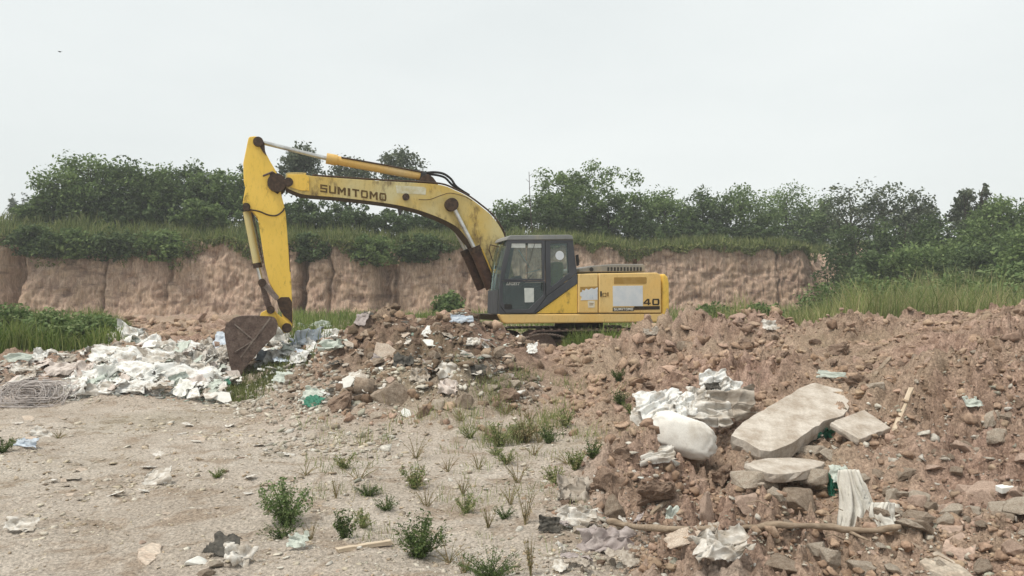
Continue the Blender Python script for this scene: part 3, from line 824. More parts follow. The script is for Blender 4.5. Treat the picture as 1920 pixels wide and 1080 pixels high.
tube('control_lever', [L(972, 468, -1.2), L(993, 502, -1.2)], .012, M['decal_white'], cab, 8)
tube('control_lever', [L(986, 512, -1.2), L(1014, 505, -1.2)], .010, M['decal_white'], cab, 8)
prism('sun_strip', [(959.5, 456.5), (985, 456.5), (985, 464.5), (958.5, 464.5)], SV + .0042, SV + .0065, M['paper'], cab)
prism('sun_strip', [(990, 456.5), (1015, 456.5), (1015.5, 464.5), (990, 464.5)], SV + .0142, SV + .0165, M['paper'], cab)
prism('notice_paper', [(983, 540), (1001, 540), (1001, 566.5), (984, 567)], SV + .004, SV + .0075, M['paper'], cab)
c0 = L(1049.5, 479, SV + .015)
tube('round_sticker', [c0, c0 + np.array([0, .004, 0])], .108, M['decal_white'], cab, 24)
sub('lock_plate', [(946, 570), (959, 570), (961, 579), (946, 579)], SV - .018, SV - .005, M['black'], .004)
tube('door_handle', [L(1018.5, 530, SV - .04), L(1018.5, 545, SV - .04)], .012, M['black'], cab, 8)
tube('grab_rail', [L(936, 463, SV - .02), L(919, 459, SV - .05), L(917, 468, SV - .05), L(924, 490, SV - .02)], .012, M['grease'], cab, 8)
tube('grab_rail', [L(1003, 456, SV - .0), L(990, 500, SV - .03), L(988, 522, SV - .02)], .006, M['black'], cab, 6)
mir = sub('mirror', [(1081, 478), (1085, 477), (1086.5, 497), (1083, 499)], SV - .06, SV + .02, M['black'], .008)
cu = bpy.data.curves.new('door_lettering', 'FONT')
cu.body = 'LEGEST'
cu.size = .11
cu.shear = .3
cu.extrude = .001
tmp = bpy.data.objects.new('tmp', cu)
COL.objects.link(tmp)
bpy.context.view_layer.update()
dg = bpy.context.evaluated_depsgraph_get()
lm = bpy.data.meshes.new_from_object(tmp.evaluated_get(dg))
bpy.data.objects.remove(tmp)
lm.materials.clear(); lm.materials.append(M['letter_white'])
dl = link('door_lettering', lm, cab)
p = L(949, 534.5, SV + .003)
dl.location = p
dl.rotation_euler = (R(90), 0, 0)
wid = max(v.co.x for v in lm.vertices) - min(v.co.x for v in lm.vertices)
s_ = (L(975, 534.5, SV)[0] - p[0]) / wid
dl.scale = (s_, s_, 1)

# ---- boom, arm and their cylinders (middle plane v = 0)
BV = -.29
top_e = smooth_poly([(536, 326), (541, 323.5), (574, 324), (585, 330), (720, 339.5), (782, 343), (828, 347), (854, 357), (877, 368.5), (900, 385.5), (921, 404), (939, 428), (950, 455), (958, 490), (966, 530)], 3)
bot_e = smooth_poly([(955, 552), (940, 545), (928, 515), (916, 493), (895, 470), (875, 447), (859, 428), (838, 415), (805, 401), (771, 390.5), (725, 381.5), (640, 371), (578, 366), (556, 361), (536, 352)], 3)
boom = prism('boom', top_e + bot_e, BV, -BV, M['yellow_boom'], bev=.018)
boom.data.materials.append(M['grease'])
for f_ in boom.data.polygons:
    if f_.normal.z < -.4: f_.material_index = 1  # downward-facing faces take the dark material
tag(boom, 'weathered yellow boom, greasy, with dark lettering')
lettering('boom_lettering', 'SUMITOMO', (600.5, 359.8), (724.5, 377.2), 14.5, BV - .005, M['letter'], boom, gap=.22)
prism('faded_patch', [(742, 347.5), (796, 350.5), (799, 354), (798, 365), (744, 362)], BV - .004, BV, M['faded_patch'], boom)
pin('boom_pivot', 953, 535, 12, BV - .05, -BV + .05, M['grease'], boom)
pin('cylinder_boss', 848, 383, 12.5, BV - .17, -BV + .17, M['grease'], boom)
pin('grease_boss', 761.5, 369, 6.5, BV - .05, BV + .05, M['grease'], boom)
prism('boom_nose_plate', [(539, 327), (573, 327), (580, 333), (580, 358), (562, 357), (541, 349)], BV - .022, BV + .005, M['yellow'], boom, .008)
pin('nose_bolt', 541, 341, 8, BV - .06, BV, M['grease'], boom)
# hoses lying along the top of the boom
hp = smooth_poly([(586, 328.5), (720, 337.5), (782, 340.5), (828, 344.5), (854, 354.5), (878, 366.5), (901, 383), (923, 402), (941, 427), (948, 445)], 4)
for dv, dy in ((-.16, 0), (-.05, 0), (.08, 0)):
    tube('hydraulic_pipe', [L(x, y + dy, dv) for x, y in hp], .022, M['grease'], boom, 8)
tube('hydraulic_hose', [L(x, y, -.1) for x, y in smooth_poly([(800, 324), (815, 323), (832, 326), (846, 336), (856, 350), (880, 366)], 4)], .03, M['black'], boom, 8)
tube('hydraulic_hose', [L(x, y, .05) for x, y in smooth_poly([(800, 327), (817, 328), (834, 333), (846, 345), (860, 356)], 4)], .028, M['black'], boom, 8)
tube('grease_line', [L(x, y, BV - .02) for x, y in smooth_poly([(785, 374), (805, 374), (828, 366), (845, 362), (870, 368), (885, 376)], 4)], .008, M['grease'], boom, 6)
# boom cylinders
for v in (BV - .12, -BV + .12):
    a, b_ = L(847.5, 383, BV - .12), L(890, 466, BV - .12)
    c_ = L(921, 540, BV - .12)
    a, b_, c_ = [np.array([q[0], v, q[2]]) for q in (a, b_, c_)]
    bc = tube('boom_cylinder', [b_, c_], .135, M['cyl_brown'], EX, 18)
    tube('piston_rod', [a, b_ + (c_ - b_) * .05], .05, M['chrome'], bc, 14)
    tube('cylinder_gland', [b_ - (c_ - b_) * .04, b_ + (c_ - b_) * .10], .15, M['grease'], bc, 18)
    tube('oil_pipe', [b_ + np.array([.17, 0, .02]), c_ + np.array([.17, 0, .02])], .02, M['yellow'], bc, 8)
# arm cylinder above the boom
a0, a1, a2 = L(484, 265, 0), L(614, 297.5, 0), L(797, 331.5, 0)
ac = tube('arm_cylinder', [a1, a2], .105, M['cyl_tan'], EX, 18)
tube('piston_rod', [a0, a1], .048, M['chrome'], ac, 14)
tube('cylinder_gland', [L(612, 297, 0), L(632, 300.6, 0)], .125, M['cyl_tan'], ac, 18)
tube('cylinder_end', [L(787, 329.5, 0), L(806, 333.5, 0)], .125, M['black'], ac, 18)
tube('oil_pipe', [L(640, 295, -.1), L(720, 309, -.1), L(792, 323, -.1)], .018, M['grease'], ac, 8)
prism('cylinder_bracket', [(783, 343), (792, 330), (802, 326), (812, 332), (822, 346)], -.14, .14, M['grease'], EX, .01)
# arm
AV = -.22
arm_pts = smooth_poly([(465, 262), (468, 256.5), (480, 255.5), (489, 258)], 3) + [(494, 268), (497, 284), (507, 303), (516, 318)] + smooth_poly([(520, 327), (526, 345), (527, 362), (532.5, 384)], 3) + \
    [(536, 402), (540, 455), (544, 500), (546.5, 532), (547.5, 560), (549, 606), (545, 621), (535, 621), (530, 608), (528, 576), (519, 556), (505, 530), (497, 497), (483, 408), (472, 394), (459, 388), (455, 380), (460, 352), (457, 340), (456, 306)]
arm = prism('arm', arm_pts, AV, -AV, M['yellow_arm'], bev=.015)
tag(arm, 'bright yellow dipper arm hanging nearly upright')
pin('arm_pivot', 519, 342, 16, AV - .14, -AV + .14, M['grease'], arm)
prism('pivot_stain', [(506, 326), (512, 322), (519, 326), (524, 340), (526, 357), (521, 364), (511, 358), (504, 345)], AV - .012, AV, M['grease'], arm)
pin('rod_pin', 484, 265, 8.5, AV - .08, -AV + .08, M['grease'], arm)
prism('rod_fork', [(477, 258), (488, 257), (496, 268), (497, 282), (500, 292), (494, 286), (487, 275), (479, 270)], AV - .03, AV - .004, M['grease'], arm, .006)
pin('cylinder_pin', 462, 387, 6.5, AV - .09, -AV + .09, M['grease'], arm)
tube('hydraulic_hose', [L(x, y, AV - .05) for x, y in smooth_poly([(466, 393), (485, 396), (503, 403), (518, 404), (530, 396), (533, 390)], 4)], .018, M['grease'], arm, 8)
tube('hydraulic_hose', [L(x, y, AV - .04) for x, y in smooth_poly([(512, 322), (500, 327), (493, 330)], 4)], .022, M['rust'], arm, 8)
prism('stain', [(541, 465), (542.4, 466), (545, 510), (543.2, 509)], AV - .003, AV + .002, M['grease'], arm)
prism('arm_tip_void', [(519, 563), (527, 557), (542, 557), (547.5, 566), (548.5, 608), (542, 600), (532, 592), (524, 580)], AV - .02, AV - .002, M['grease'], arm, .006)  # dark plate painted in place of the shadowed void at the tip
# bucket cylinder and linkage
k0, k1, k2 = L(461, 388, 0), L(483, 500, 0), L(491, 530, 0)
bcy = tube('bucket_cylinder', [k0 + (k1 - k0) * .08, k1], .085, M['yellow_boom'], EX, 16)
tube('piston_rod', [k1, k2], .045, M['chrome'], bcy, 12)
tube('cylinder_gland', [k1 - (k1 - k0) * .06, k1 + (k1 - k0) * .02], .10, M['grease'], bcy, 16)
tube('oil_pipe', [L(474, 402, -.16), L(493, 494, -.16)], .015, M['grease'], bcy, 8)
pin('link_pin', 491.5, 530, 7, -.30, .30, M['grease'], EX)
for v in (-.27, .21):
    prism('side_link', [(487, 526), (493, 523.5), (499, 528), (523, 556), (521, 563), (515, 562), (491, 536)], v, v + .05, M['rust_edge'], EX, .008)
prism('bucket_link', [(486, 530), (496, 531), (505, 560), (512, 578), (509, 586), (502, 585), (495, 568)], -.15, .15, M['rust'], EX, .015)
# bucket
KV = -.60
sh_pts = smooth_poly([(520, 606), (517, 598), (509, 593.5), (480, 592.5), (449, 593), (436, 598), (426, 607), (421, 618), (421.5, 632), (425, 652), (432, 688), (440, 722)], 3)
S0 = [L(x, y, KV) for x, y in sh_pts]
cen = L(470, 630, KV)
def shell(name, P, v0, v1, thick, mat, parent):
    n = len(P)
    I = []
    for i, p in enumerate(P):
        t = P[min(i + 1, n - 1)] - P[max(i - 1, 0)]
        nrm = np.array([-t[2], 0, t[0]]); nrm /= np.linalg.norm(nrm)
        if np.dot(nrm, cen - p) < 0: nrm = -nrm
        I.append(p + nrm * thick)
    vs = [(p[0], v0, p[2]) for p in P] + [(p[0], v1, p[2]) for p in P] + [(p[0], v0, p[2]) for p in I] + [(p[0], v1, p[2]) for p in I]
    fs = []
    for i in range(n - 1):
        fs += [(i, i + 1, n + i + 1, n + i), (2 * n + i, 3 * n + i, 3 * n + i + 1, 2 * n + i + 1), (i, 2 * n + i, 2 * n + i + 1, i + 1), (n + i, n + i + 1, 3 * n + i + 1, 3 * n + i)]
    fs += [(0, n, 3 * n, 2 * n), (n - 1, 3 * n - 1, 4 * n - 1, 2 * n - 1)]
    return link(name, mk(name, vs, fs, mat), parent)
bucket = shell('bucket', S0, KV, -KV, .035, M['rust'], EX)
tag(bucket, 'rust brown digging bucket resting on the rubbish')
side = [(519, 606)] + sh_pts[1:-1] + [(441, 722), (450, 705), (456, 692), (471, 672), (517, 625)]
for v in (KV - .012, -KV - .02):
    prism('side_plate', side, v, v + .032, M['rust'], bucket)
prism('side_edge_strip', [(506, 597), (517, 600), (521, 607), (518, 626), (472, 674), (457, 694), (451, 708), (446, 702), (447, 682), (455, 666)], KV - .045, KV - .013, M['rust'], bucket, .008)
def strip(p, q, w=2.0, v=KV - .03):
    p = np.array(p, float); q = np.array(q, float); t = q - p; nn_ = np.array([-t[1], t[0]]) / np.linalg.norm(t) * w / 2
    prism('stiffener_rib', [tuple(p + nn_), tuple(q + nn_), tuple(q - nn_), tuple(p - nn_)], v, KV - .013, M['rust_edge'], bucket)
strip((440, 608), (476, 638), 2.4); strip((507, 596), (451, 670), 2.8, KV - .058); strip((440, 660), (476, 638), 1.8)
for v in (-.24, .12):
    prism('bucket_ear', [(498, 594), (502, 577), (510, 575), (520, 588), (538, 603), (546, 612), (542, 624), (533, 625), (526, 616), (518, 606), (512, 596)], v, v + .12 - .07, M['yellow_arm'], bucket, .01)
prism('bucket_ear', [(487, 593.5), (490, 586), (502, 580), (515, 588), (520, 600)], -.33, -.26, M['yellow_arm'], bucket, .01)
pin('bucket_pin', 507.5, 581, 7, -.38, .30, M['grease'], bucket)
pin('bucket_pin', 538, 615, 8.5, -.38, .30, M['grease'], bucket)
for i in range(5):
    v = KV + .03 + i * (1.2 - .20) / 4
    q = [L(x, y, KV) for x, y in ((437, 706), (449, 706), (452, 722), (449, 734), (443, 734))]
    n = len(q)
    vs = [(p[0], v, p[2]) for p in q] + [(p[0], v + .14, p[2]) for p in q]
    link('tooth', mk('tooth', vs, [tuple(range(n)), tuple(range(n, 2 * n))[::-1]] + [(j, n + j, n + (j + 1) % n, (j + 1) % n) for j in range(n)], M['rust_edge']), bucket)
# slack chain hanging at the track
ch = empty('steel_chain', (0, 0, 0))
tag(ch, 'slack rusty steel chain hanging below the cab in front of the track', 'chain')
cpts = smooth_poly([(984, 635), (1000, 629), (1020, 626.5), (1040, 628), (1058, 632)], 8)
cw_ = []
for x, y in cpts:
    q = L(x, y, -1.52); cw_.append(np.array([EO[0] + ec * q[0] - es * q[1], EO[1] + es * q[0] + ec * q[1], EO[2] + q[2]]))
for i in range(len(cw_) - 1):
    a, b_ = Vector(cw_[i]), Vector(cw_[i + 1])
    d = (b_ - a); mid = (a + b_) / 2
    sidev = (Vector((0, 1, 0)) if i % 2 else Vector((0, 0, 1)))
    pts = [mid + d * .62 * math.cos(t) + sidev * .022 * math.sin(t) for t in np.linspace(0, 2 * math.pi, 11)]
    link('chain_link', tube_mesh('chain_link', pts, .008, M['rust_edge'], 6, False), ch)

# ------------------------------------------------------------------ loose pieces in numpy: leaves, blades, clods
def unit(n, r):
    v = r.normal(size=(n, 3))
    return v / np.linalg.norm(v, axis=1, keepdims=True)

def leaf_quads(C, size, r, flat=0.35, asp=0.45, upn=0.0):
    """rhombic leaves at centres C (n,3); size (n,) length"""
    n = len(C)
    d = unit(n, r); d[:, 2] *= (1 - flat); d /= np.linalg.norm(d, axis=1, keepdims=True)
    s = np.cross(d, unit(n, r) * .75 + np.array([0, 0, upn])); s /= np.linalg.norm(s, axis=1, keepdims=True)
    h = size[:, None] * .5
    V = np.stack([C - d * h, C + s * h * asp * 2 * .5 + d * h * .1, C + d * h, C - s * h * asp * 2 * .5 + d * h * .1], 1)
    V[:, 2, 2] -= h[:, 0] * .3
    return V.reshape(-1, 3), np.arange(4 * n).reshape(n, 4)

def blades(B, H, W, lean, r):
    """grass blades of two quads: base B (n,3), height, width, lean (n,2)"""
    n = len(B)
    a = r.uniform(0, 2 * math.pi, n)
    s = np.stack([np.cos(a), np.sin(a), np.zeros(n)], 1) * (W[:, None] * .5)
    ln = np.concatenate([lean, np.zeros((n, 1))], 1)
    up = np.array([0, 0, 1.0])
    p1 = B + up * (H * .55)[:, None] + ln * (H * .3)[:, None]
    p2 = B + up * (H * (1 - .35 * np.minimum(1, np.linalg.norm(lean, axis=1) ** 2)))[:, None] + ln * (H * .85)[:, None]
    V = np.stack([B - s, B + s, p1 + s * .8, p1 - s * .8, p2 + s * .12, p2 - s * .12], 1).reshape(-1, 3)
    k = np.arange(n)[:, None] * 6
    Fc = np.concatenate([k + np.array([[0, 1, 2, 3]]), k + np.array([[3, 2, 4, 5]])])
    return V, Fc

def ico(sub):
    bm = bmesh.new()
    bmesh.ops.create_icosphere(bm, subdivisions=sub, radius=1)
    V = np.array([v.co[:] for v in bm.verts]); Fc = np.array([[v.index for v in f.verts] for f in bm.faces])
    bm.free()
    return V, Fc
ICO1, ICO2 = ico(1), ico(2)

def clods(P, S, r, sub=1, flat=0.7, jag=0.28, sink=0.2):
    """lumps at P (n,3) with radius S (n,)"""
    Vi, Fi = ICO1 if sub == 1 else ICO2
    n, k = len(P), len(Vi)
    V = Vi[None] * (1 + r.normal(0, jag * .6, (n, k, 1)))
    # a few flat cuts make them angular
    for _ in range(3):                   # lobes, then cuts: crumbly blocks rather than pebbles
        d = unit(n, r)[:, None]
        V = V * (1 + .28 * np.clip((V * d).sum(2, keepdims=True), 0, 1) ** 2)
    for _ in range(6):
        d = unit(n, r)[:, None]
        h = r.uniform(.35, .85, (n, 1, 1))
        q = (V * d).sum(2, keepdims=True)
        V = V - d * np.maximum(q - h, 0)
    rl = np.linalg.norm(V, axis=2, keepdims=True)
    V = V * np.minimum(1, 1.35 / np.maximum(rl, 1e-6))
    V = V * r.uniform(.65, 1.25, (n, 1, 3)) * np.array([1, 1, flat])
    a = r.uniform(0, 2 * math.pi, n); ca, sa = np.cos(a)[:, None], np.sin(a)[:, None]
    t = r.normal(0, .35, n); ct, st = np.cos(t)[:, None], np.sin(t)[:, None]
    x, y, z = V[..., 0], V[..., 1], V[..., 2]
    x, z = x * ct - z * st, x * st + z * ct
    x, y = x * ca - y * sa, x * sa + y * ca
    V = np.stack([x, y, z], -1) * S[:, None, None] + P[:, None]
    V[..., 2] += (S * (flat * (1 - 2 * sink)))[:, None] * .5
    Fc = (np.arange(n)[:, None, None] * k + Fi[None]).reshape(-1, 3)
    return V.reshape(-1, 3), Fc

def scatter(n, a0, a1, Y0, Y1, r, power=1.0):
    """random ground points in a wedge, evenly per view angle, denser near"""
    a = r.uniform(a0, a1, n)
    Y = np.exp(r.uniform(math.log(Y0), math.log(Y1), n))
    return a * Y, Y

def merge(parts):
    Vs, Fs, off = [], [], 0
    for V, Fc in parts:
        Vs.append(V); Fs.append(Fc + off); off += len(V)
    return np.concatenate(Vs), np.concatenate(Fs)

# ------------------------------------------------------------------ soil clods, gravel and rubble (uncountable)
r = np.random.default_rng(11)
X, Y = scatter(90000, -.80, .80, 4.2, 26, r)
mk_ = rough_mask(X, Y)
keep = (r.uniform(size=len(X)) < mk_ * np.clip(.45 + pn(X * 1.1, Y * 1.1, 90) * .9, .05, 1)) & (((X / Y) > (560 - 960) / F) | (Y > 17))
X, Y = X[keep][:27000], Y[keep][:27000]
S = Y * (0.0011 + 0.0028 * r.pareto(2.2, len(X)).clip(0, 2.8))
Z = terrain(X, Y)
P = np.stack([X, Y, Z], 1)
big = S > 0.0042 * Y
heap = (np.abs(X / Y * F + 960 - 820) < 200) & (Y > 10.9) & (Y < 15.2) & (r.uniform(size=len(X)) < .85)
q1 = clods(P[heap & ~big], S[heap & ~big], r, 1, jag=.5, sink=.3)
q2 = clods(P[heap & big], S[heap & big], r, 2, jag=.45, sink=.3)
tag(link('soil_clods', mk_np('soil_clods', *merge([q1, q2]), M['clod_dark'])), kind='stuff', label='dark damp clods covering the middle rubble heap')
big, P, S = big[~heap], P[~heap], S[~heap]
p1 = clods(P[~big], S[~big], r, 1, jag=.5, sink=.35)
p2 = clods(P[big], S[big], r, 2, jag=.35, sink=.45)
tag(link('soil_clods', mk_np('soil_clods', *merge([p1, p2]), M['clod'])), kind='stuff', label='loose reddish brown clods covering the dug earth')

X, Y = scatter(30000, -.80, .35, 3.8, 13.5, r)
mk_ = rough_mask(X, Y)
keep = r.uniform(size=len(X)) < (1 - mk_) * np.clip(.35 + pn(X * .9 + 5, Y * .9, 91) * 1.1, .06, 1)
X, Y = X[keep][:11500], Y[keep][:11500]
S = Y * (0.0009 + 0.0017 * r.pareto(2.6, len(X)).clip(0, 3))
P = np.stack([X, Y, terrain(X, Y)], 1)
tag(link('gravel', mk_np('gravel', *clods(P, S, r, 1, flat=.42, sink=.3, jag=.5), M['gravel'])), kind='stuff', label='small pale stones and chips strewn over the trodden ground')

def zone_scatter(name, mat, n, boxes, smin, smax, flat, label, seed, sub=1):
    r = np.random.default_rng(seed)
    out = []
    tot = sum(b[-1] for b in boxes)
    for (x0, x1, Y0, Y1, w) in boxes:
        k = int(n * w / tot)
        X, Y = scatter(k, (x0 - 960) / F, (x1 - 960) / F, Y0, Y1, r)
        S = Y / F * r.uniform(smin, smax, k) * (1 + r.pareto(3, k).clip(0, 2))
        out.append(clods(np.stack([X, Y, terrain(X, Y)], 1), S, r, sub, flat=flat, sink=.25, jag=.5))
    tag(link(name, mk_np(name, *merge(out), mat)), kind='stuff', label=label)
zone_scatter('rubble_chips', M['rubble'], 4600, [(560, 800, 11, 12.4, 1.6), (440, 640, 11.5, 15.5, 2.6), (780, 1010, 11.2, 12.4, 1.0), (1010, 1500, 4.6, 7.2, 3.2), (1400, 1920, 4.6, 8, 3.4), (500, 760, 8.5, 11.5, 1.2), (600, 1000, 5, 8, .5)],
             1.6, 4.6, .6, 'grey rubble chips mixed into the heaps', 21)
zone_scatter('plastic_scraps', M['scrap'], 3000, [(120, 430, 12.8, 17, 5), (480, 650, 14.5, 18, 2.4), (0, 150, 12.6, 15, 1), (760, 960, 12, 14, 1.2), (1040, 1420, 5, 6.6, .8)],
             1.8, 4.2, .25, 'shredded bits of plastic and paper in the rubbish', 22)

# ------------------------------------------------------------------ trees and shrubs
def tube_np(parts, pts, rad, seg=6):
    me = tube_mesh('t', pts, rad, None, seg, False)
    V = np.array([v.co[:] for v in me.vertices]); Fc = np.array([list(p.vertices) for p in me.polygons])
    bpy.data.meshes.remove(me)
    parts.append((V, Fc))

def tree(name, label, cat, base, h, w, seed, leafmat='leaf_mid', n=6000, leaf=.2, low=.12, sparse=0.0, clump=.20, group=None, depth=None, drop=.5):
    """base on the ground, h tall, w wide; low = where the crown starts; sparse thins the top"""
    r = np.random.default_rng(seed)
    n = int(n * 1.15)
    base = np.array(base, float)
    root = empty(name, base)
    tag(root, label, cat, group)
    dp = depth or w
    nc = 100
    # clump centres: an uneven crown
    cs = []
    while len(cs) < nc:
        u = r.uniform(-1, 1, 3)
        if np.linalg.norm(u) > 1: continue
        if np.linalg.norm(u) < .3 and r.uniform() < .6: continue
        zrel = low + (1 - low) * (u[2] * .5 + .5)
        wid = 1.0 - .35 * max(0, zrel - .5) - .2 * max(0, .35 - zrel)
        cs.append([u[0] * w * .5 * wid, u[1] * dp * .5 * wid, zrel * h * (1 - .10 * r.uniform())])
    cs = np.array(cs)
    wob = r.normal(0, .06 * w, (nc, 3)) * np.array([1, 1, .7]); cs += wob
    cs[:, 2] = cs[:, 2].clip(low * h * .7, h * .95)
    rad = clump * min(w, h) * r.uniform(.45, 1.15, nc)
    wts = rad ** 1.6 * (1 - .7 * sparse * (cs[:, 2] / h).clip(0, 1) ** 1.5)
    wts /= wts.sum()
    pick = r.choice(nc, n, p=wts)
    off = unit(n, r) * (r.uniform(0, 1, n) ** .5)[:, None]
    C = cs[pick] + off * rad[pick][:, None] * np.array([1, 1, .85])
    C[:, 2] = np.maximum(C[:, 2], .05)
    V, Fc = leaf_quads(C, leaf * r.uniform(.5, 1.6, n), r, flat=.3, upn=.8, asp=.62)
    parts = []
    lean = r.normal(0, .05 * h, 2)
    tp = [np.array([lean[0] * t * t, lean[1] * t * t, h * .86 * t]) for t in (0, .25, .5, .75, 1)]
    tr_ = .018 * h + .02
    tube_np(parts, [(0, 0, -drop)] + tp, [tr_ * 1.3, tr_ * 1.15, tr_ * .9, tr_ * .6, tr_ * .35, tr_ * .12], 7)
    for c in cs[:26]:
        t = np.clip(c[2] / (h * .86) - r.uniform(.15, .4), .08, .85)
        s0 = np.array([lean[0] * t * t, lean[1] * t * t, h * .86 * t])
        mid = (s0 + c) / 2 + r.normal(0, .04 * h, 3)
        tube_np(parts, [s0, mid, c], [tr_ * .4, tr_ * .22, tr_ * .06], 5)
    tv, tf = merge(parts)
    link('trunk', mk_np('trunk', tv, tf, M['bark'], True), root)
    link('crown', mk_np('crown', V, Fc, M[leafmat]), root)
    return root

def bank_tree(label, px, top_py, w_px, seed, d=5, name='tree', cat='tree', low=.1, **kw):
    b = bank_pt(px, d)
    h = at(px, top_py, b[1])[2] - b[2]
    w = w_px * b[1] / F
    b = b.copy(); b[2] -= .1
    return tree(name, label, cat, b, h, w, seed, low=low, **kw)

# left row on the bank
bank_tree('tall broad tree at the left end of the row on the bank', 165, 282, 150, 1, d=6, n=9000, sparse=.5, low=.05)
bank_tree('round tree right of the tall leftmost tree on the bank', 232, 300, 110, 2, d=6, n=6500, leafmat='leaf_dark', low=.02)
bank_tree('dense tree third from the left in the row on the bank', 290, 303, 105, 3, d=6, n=6500, leafmat='leaf_mid', low=.02)
bank_tree('dense dark tree fourth from the left in the row on the bank', 350, 306, 110, 4, d=6.5, n=6500, leafmat='leaf_dark', low=.02)
bank_tree('leafy tree just left of the raised arm on the bank', 412, 308, 100, 5, d=6, n=6500, leafmat='leaf_mid', low=.02)
bank_tree('tree half hidden behind the top of the excavator arm', 470, 300, 90, 6, d=7, n=5000, leafmat='leaf_dark', low=.02)
bank_tree('low bush at the foot of the leftmost tree on the bank', 105, 345, 70, 7, d=5, n=3500, name='bush', cat='bush', low=.0)
bank_tree('small bush between the far poplars and the leftmost tall tree', 65, 374, 60, 8, d=5, n=2500, name='bush', cat='bush', low=.0)
bank_tree('low dark undergrowth bush below the tree row, left', 245, 385, 120, 9, d=4.5, n=4000, name='bush', cat='bush', leafmat='leaf_dark', low=.0)
bank_tree('low green bush on the bank just left of the arm', 375, 376, 120, 10, d=4, n=4000, name='bush', cat='bush', low=.0)
# far poplars
for k, (px, py, lab) in enumerate(((22, 350, 'left of two slim far poplars at the left edge'), (41, 354, 'right of two slim far poplars at the left edge'))):
    X_ = (px - 960) / F * 100
    base = np.array([X_, 100.0, 6.0])
    h = at(px, py, 100)[2] - 6.0
    tree('poplar_tree', lab, 'tree', base, h, 1.35, 40 + k, 'leaf_grey', n=2200, leaf=.25, low=.1, clump=.30, group='far poplars')
# behind the boom: thin crowned trees over a dark thicket
bank_tree('thin crowned tree seen between arm cylinder and boom, left', 565, 266, 80, 11, d=9, n=3600, leafmat='leaf_grey', low=.45, sparse=.2, leaf=.22)
bank_tree('thin crowned tree behind the middle of the arm cylinder', 655, 287, 90, 12, d=9, n=3400, leafmat='leaf_grey', low=.45, sparse=.2, leaf=.22)
bank_tree('round topped thin tree rising above the arm cylinder', 750, 270, 88, 13, d=9, n=4200, leafmat='leaf_grey', low=.42, sparse=.1, leaf=.22)
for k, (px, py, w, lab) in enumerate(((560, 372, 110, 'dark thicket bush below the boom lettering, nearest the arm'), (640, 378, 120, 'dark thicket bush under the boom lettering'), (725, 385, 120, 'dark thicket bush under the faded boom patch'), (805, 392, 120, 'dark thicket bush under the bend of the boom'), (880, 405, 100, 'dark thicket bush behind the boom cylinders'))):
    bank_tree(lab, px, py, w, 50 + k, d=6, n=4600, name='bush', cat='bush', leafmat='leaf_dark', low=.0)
# right of the cab
bank_tree('small tree between boom foot and the big round tree', 955, 372, 80, 60, d=7, n=3500, leafmat='leaf_mid', low=.0)
bank_tree('big spreading tree behind the cab, tallest of the right row', 1095, 306, 215, 61, d=7, n=14000, leafmat='leaf_mid', low=.02, sparse=.55, clump=.14, leaf=.2)
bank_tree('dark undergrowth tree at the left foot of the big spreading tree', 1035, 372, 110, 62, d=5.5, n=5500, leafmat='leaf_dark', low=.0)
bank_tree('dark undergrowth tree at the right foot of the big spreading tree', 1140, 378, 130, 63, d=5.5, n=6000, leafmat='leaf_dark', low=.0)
for k, (px, py, w, lm_, lab) in enumerate(((1245, 350, 110, 'leaf_mid', 'bushy tree directly right of the big spreading tree'), (1320, 352, 110, 'leaf_dark', 'second bushy tree right of the big spreading tree'),
        (1395, 348, 115, 'leaf_mid', 'third bushy tree right of the big spreading tree'), (1475, 343, 105, 'leaf_mid', 'bushy tree with a wispy top, fourth right of the big one'), (1540, 366, 80, 'leaf_pale', 'small pale bushy tree at the right end of the bushy row'))):
    bank_tree(lab, px, py, w, 64 + k, d=7, n=6800, leafmat=lm_, low=.0, sparse=.3)
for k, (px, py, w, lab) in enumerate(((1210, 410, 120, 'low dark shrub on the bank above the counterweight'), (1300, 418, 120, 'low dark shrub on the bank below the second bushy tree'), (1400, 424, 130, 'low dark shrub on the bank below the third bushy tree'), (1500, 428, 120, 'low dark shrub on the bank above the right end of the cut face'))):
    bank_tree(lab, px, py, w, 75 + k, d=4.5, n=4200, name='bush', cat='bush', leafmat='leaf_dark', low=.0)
# right: sparse grey trees, dark trees, shrubs coming down the slope
def ground_tree(label, px, top_py, w_px, Y, seed, name='tree', cat='tree', zb=None, **kw):
    p = at(px, 560, Y)
    z = (1.0 if zb is None else zb)
    h = at(px, top_py, Y)[2] - z
    return tree(name, label, cat, (p[0], Y, z - .1), h, w_px * Y / F, seed, **kw)
ground_tree('sparse half bare tree, left of the two on the right skyline', 1598, 326, 95, 52, 80, zb=4.5, leafmat='leaf_grey', n=1900, low=.25, sparse=.4, leaf=.2)
ground_tree('sparse half bare tree, right of the two on the right skyline', 1668, 334, 110, 52, 81, zb=4.5, leafmat='leaf_grey', n=2600, low=.25, sparse=.4, leaf=.2)
ground_tree('grey green tree right of the half bare pair', 1722, 348, 75, 50, 82, zb=4.5, leafmat='leaf_grey', n=3400, low=.05, sparse=.3)
ground_tree('narrow dark tree standing alone near the right edge', 1815, 340, 58, 50, 83, zb=4, leafmat='leaf_grey', n=4200, low=.2)
ground_tree('slender sapling beside the narrow dark tree at the right', 1849, 326, 24, 50, 84, zb=4, leafmat='leaf_grey', n=600, low=.45)
ground_tree('full green tree at the right edge of the view', 1895, 346, 130, 46, 85, zb=3, leafmat='leaf_mid', n=8500, low=.05, sparse=.2)
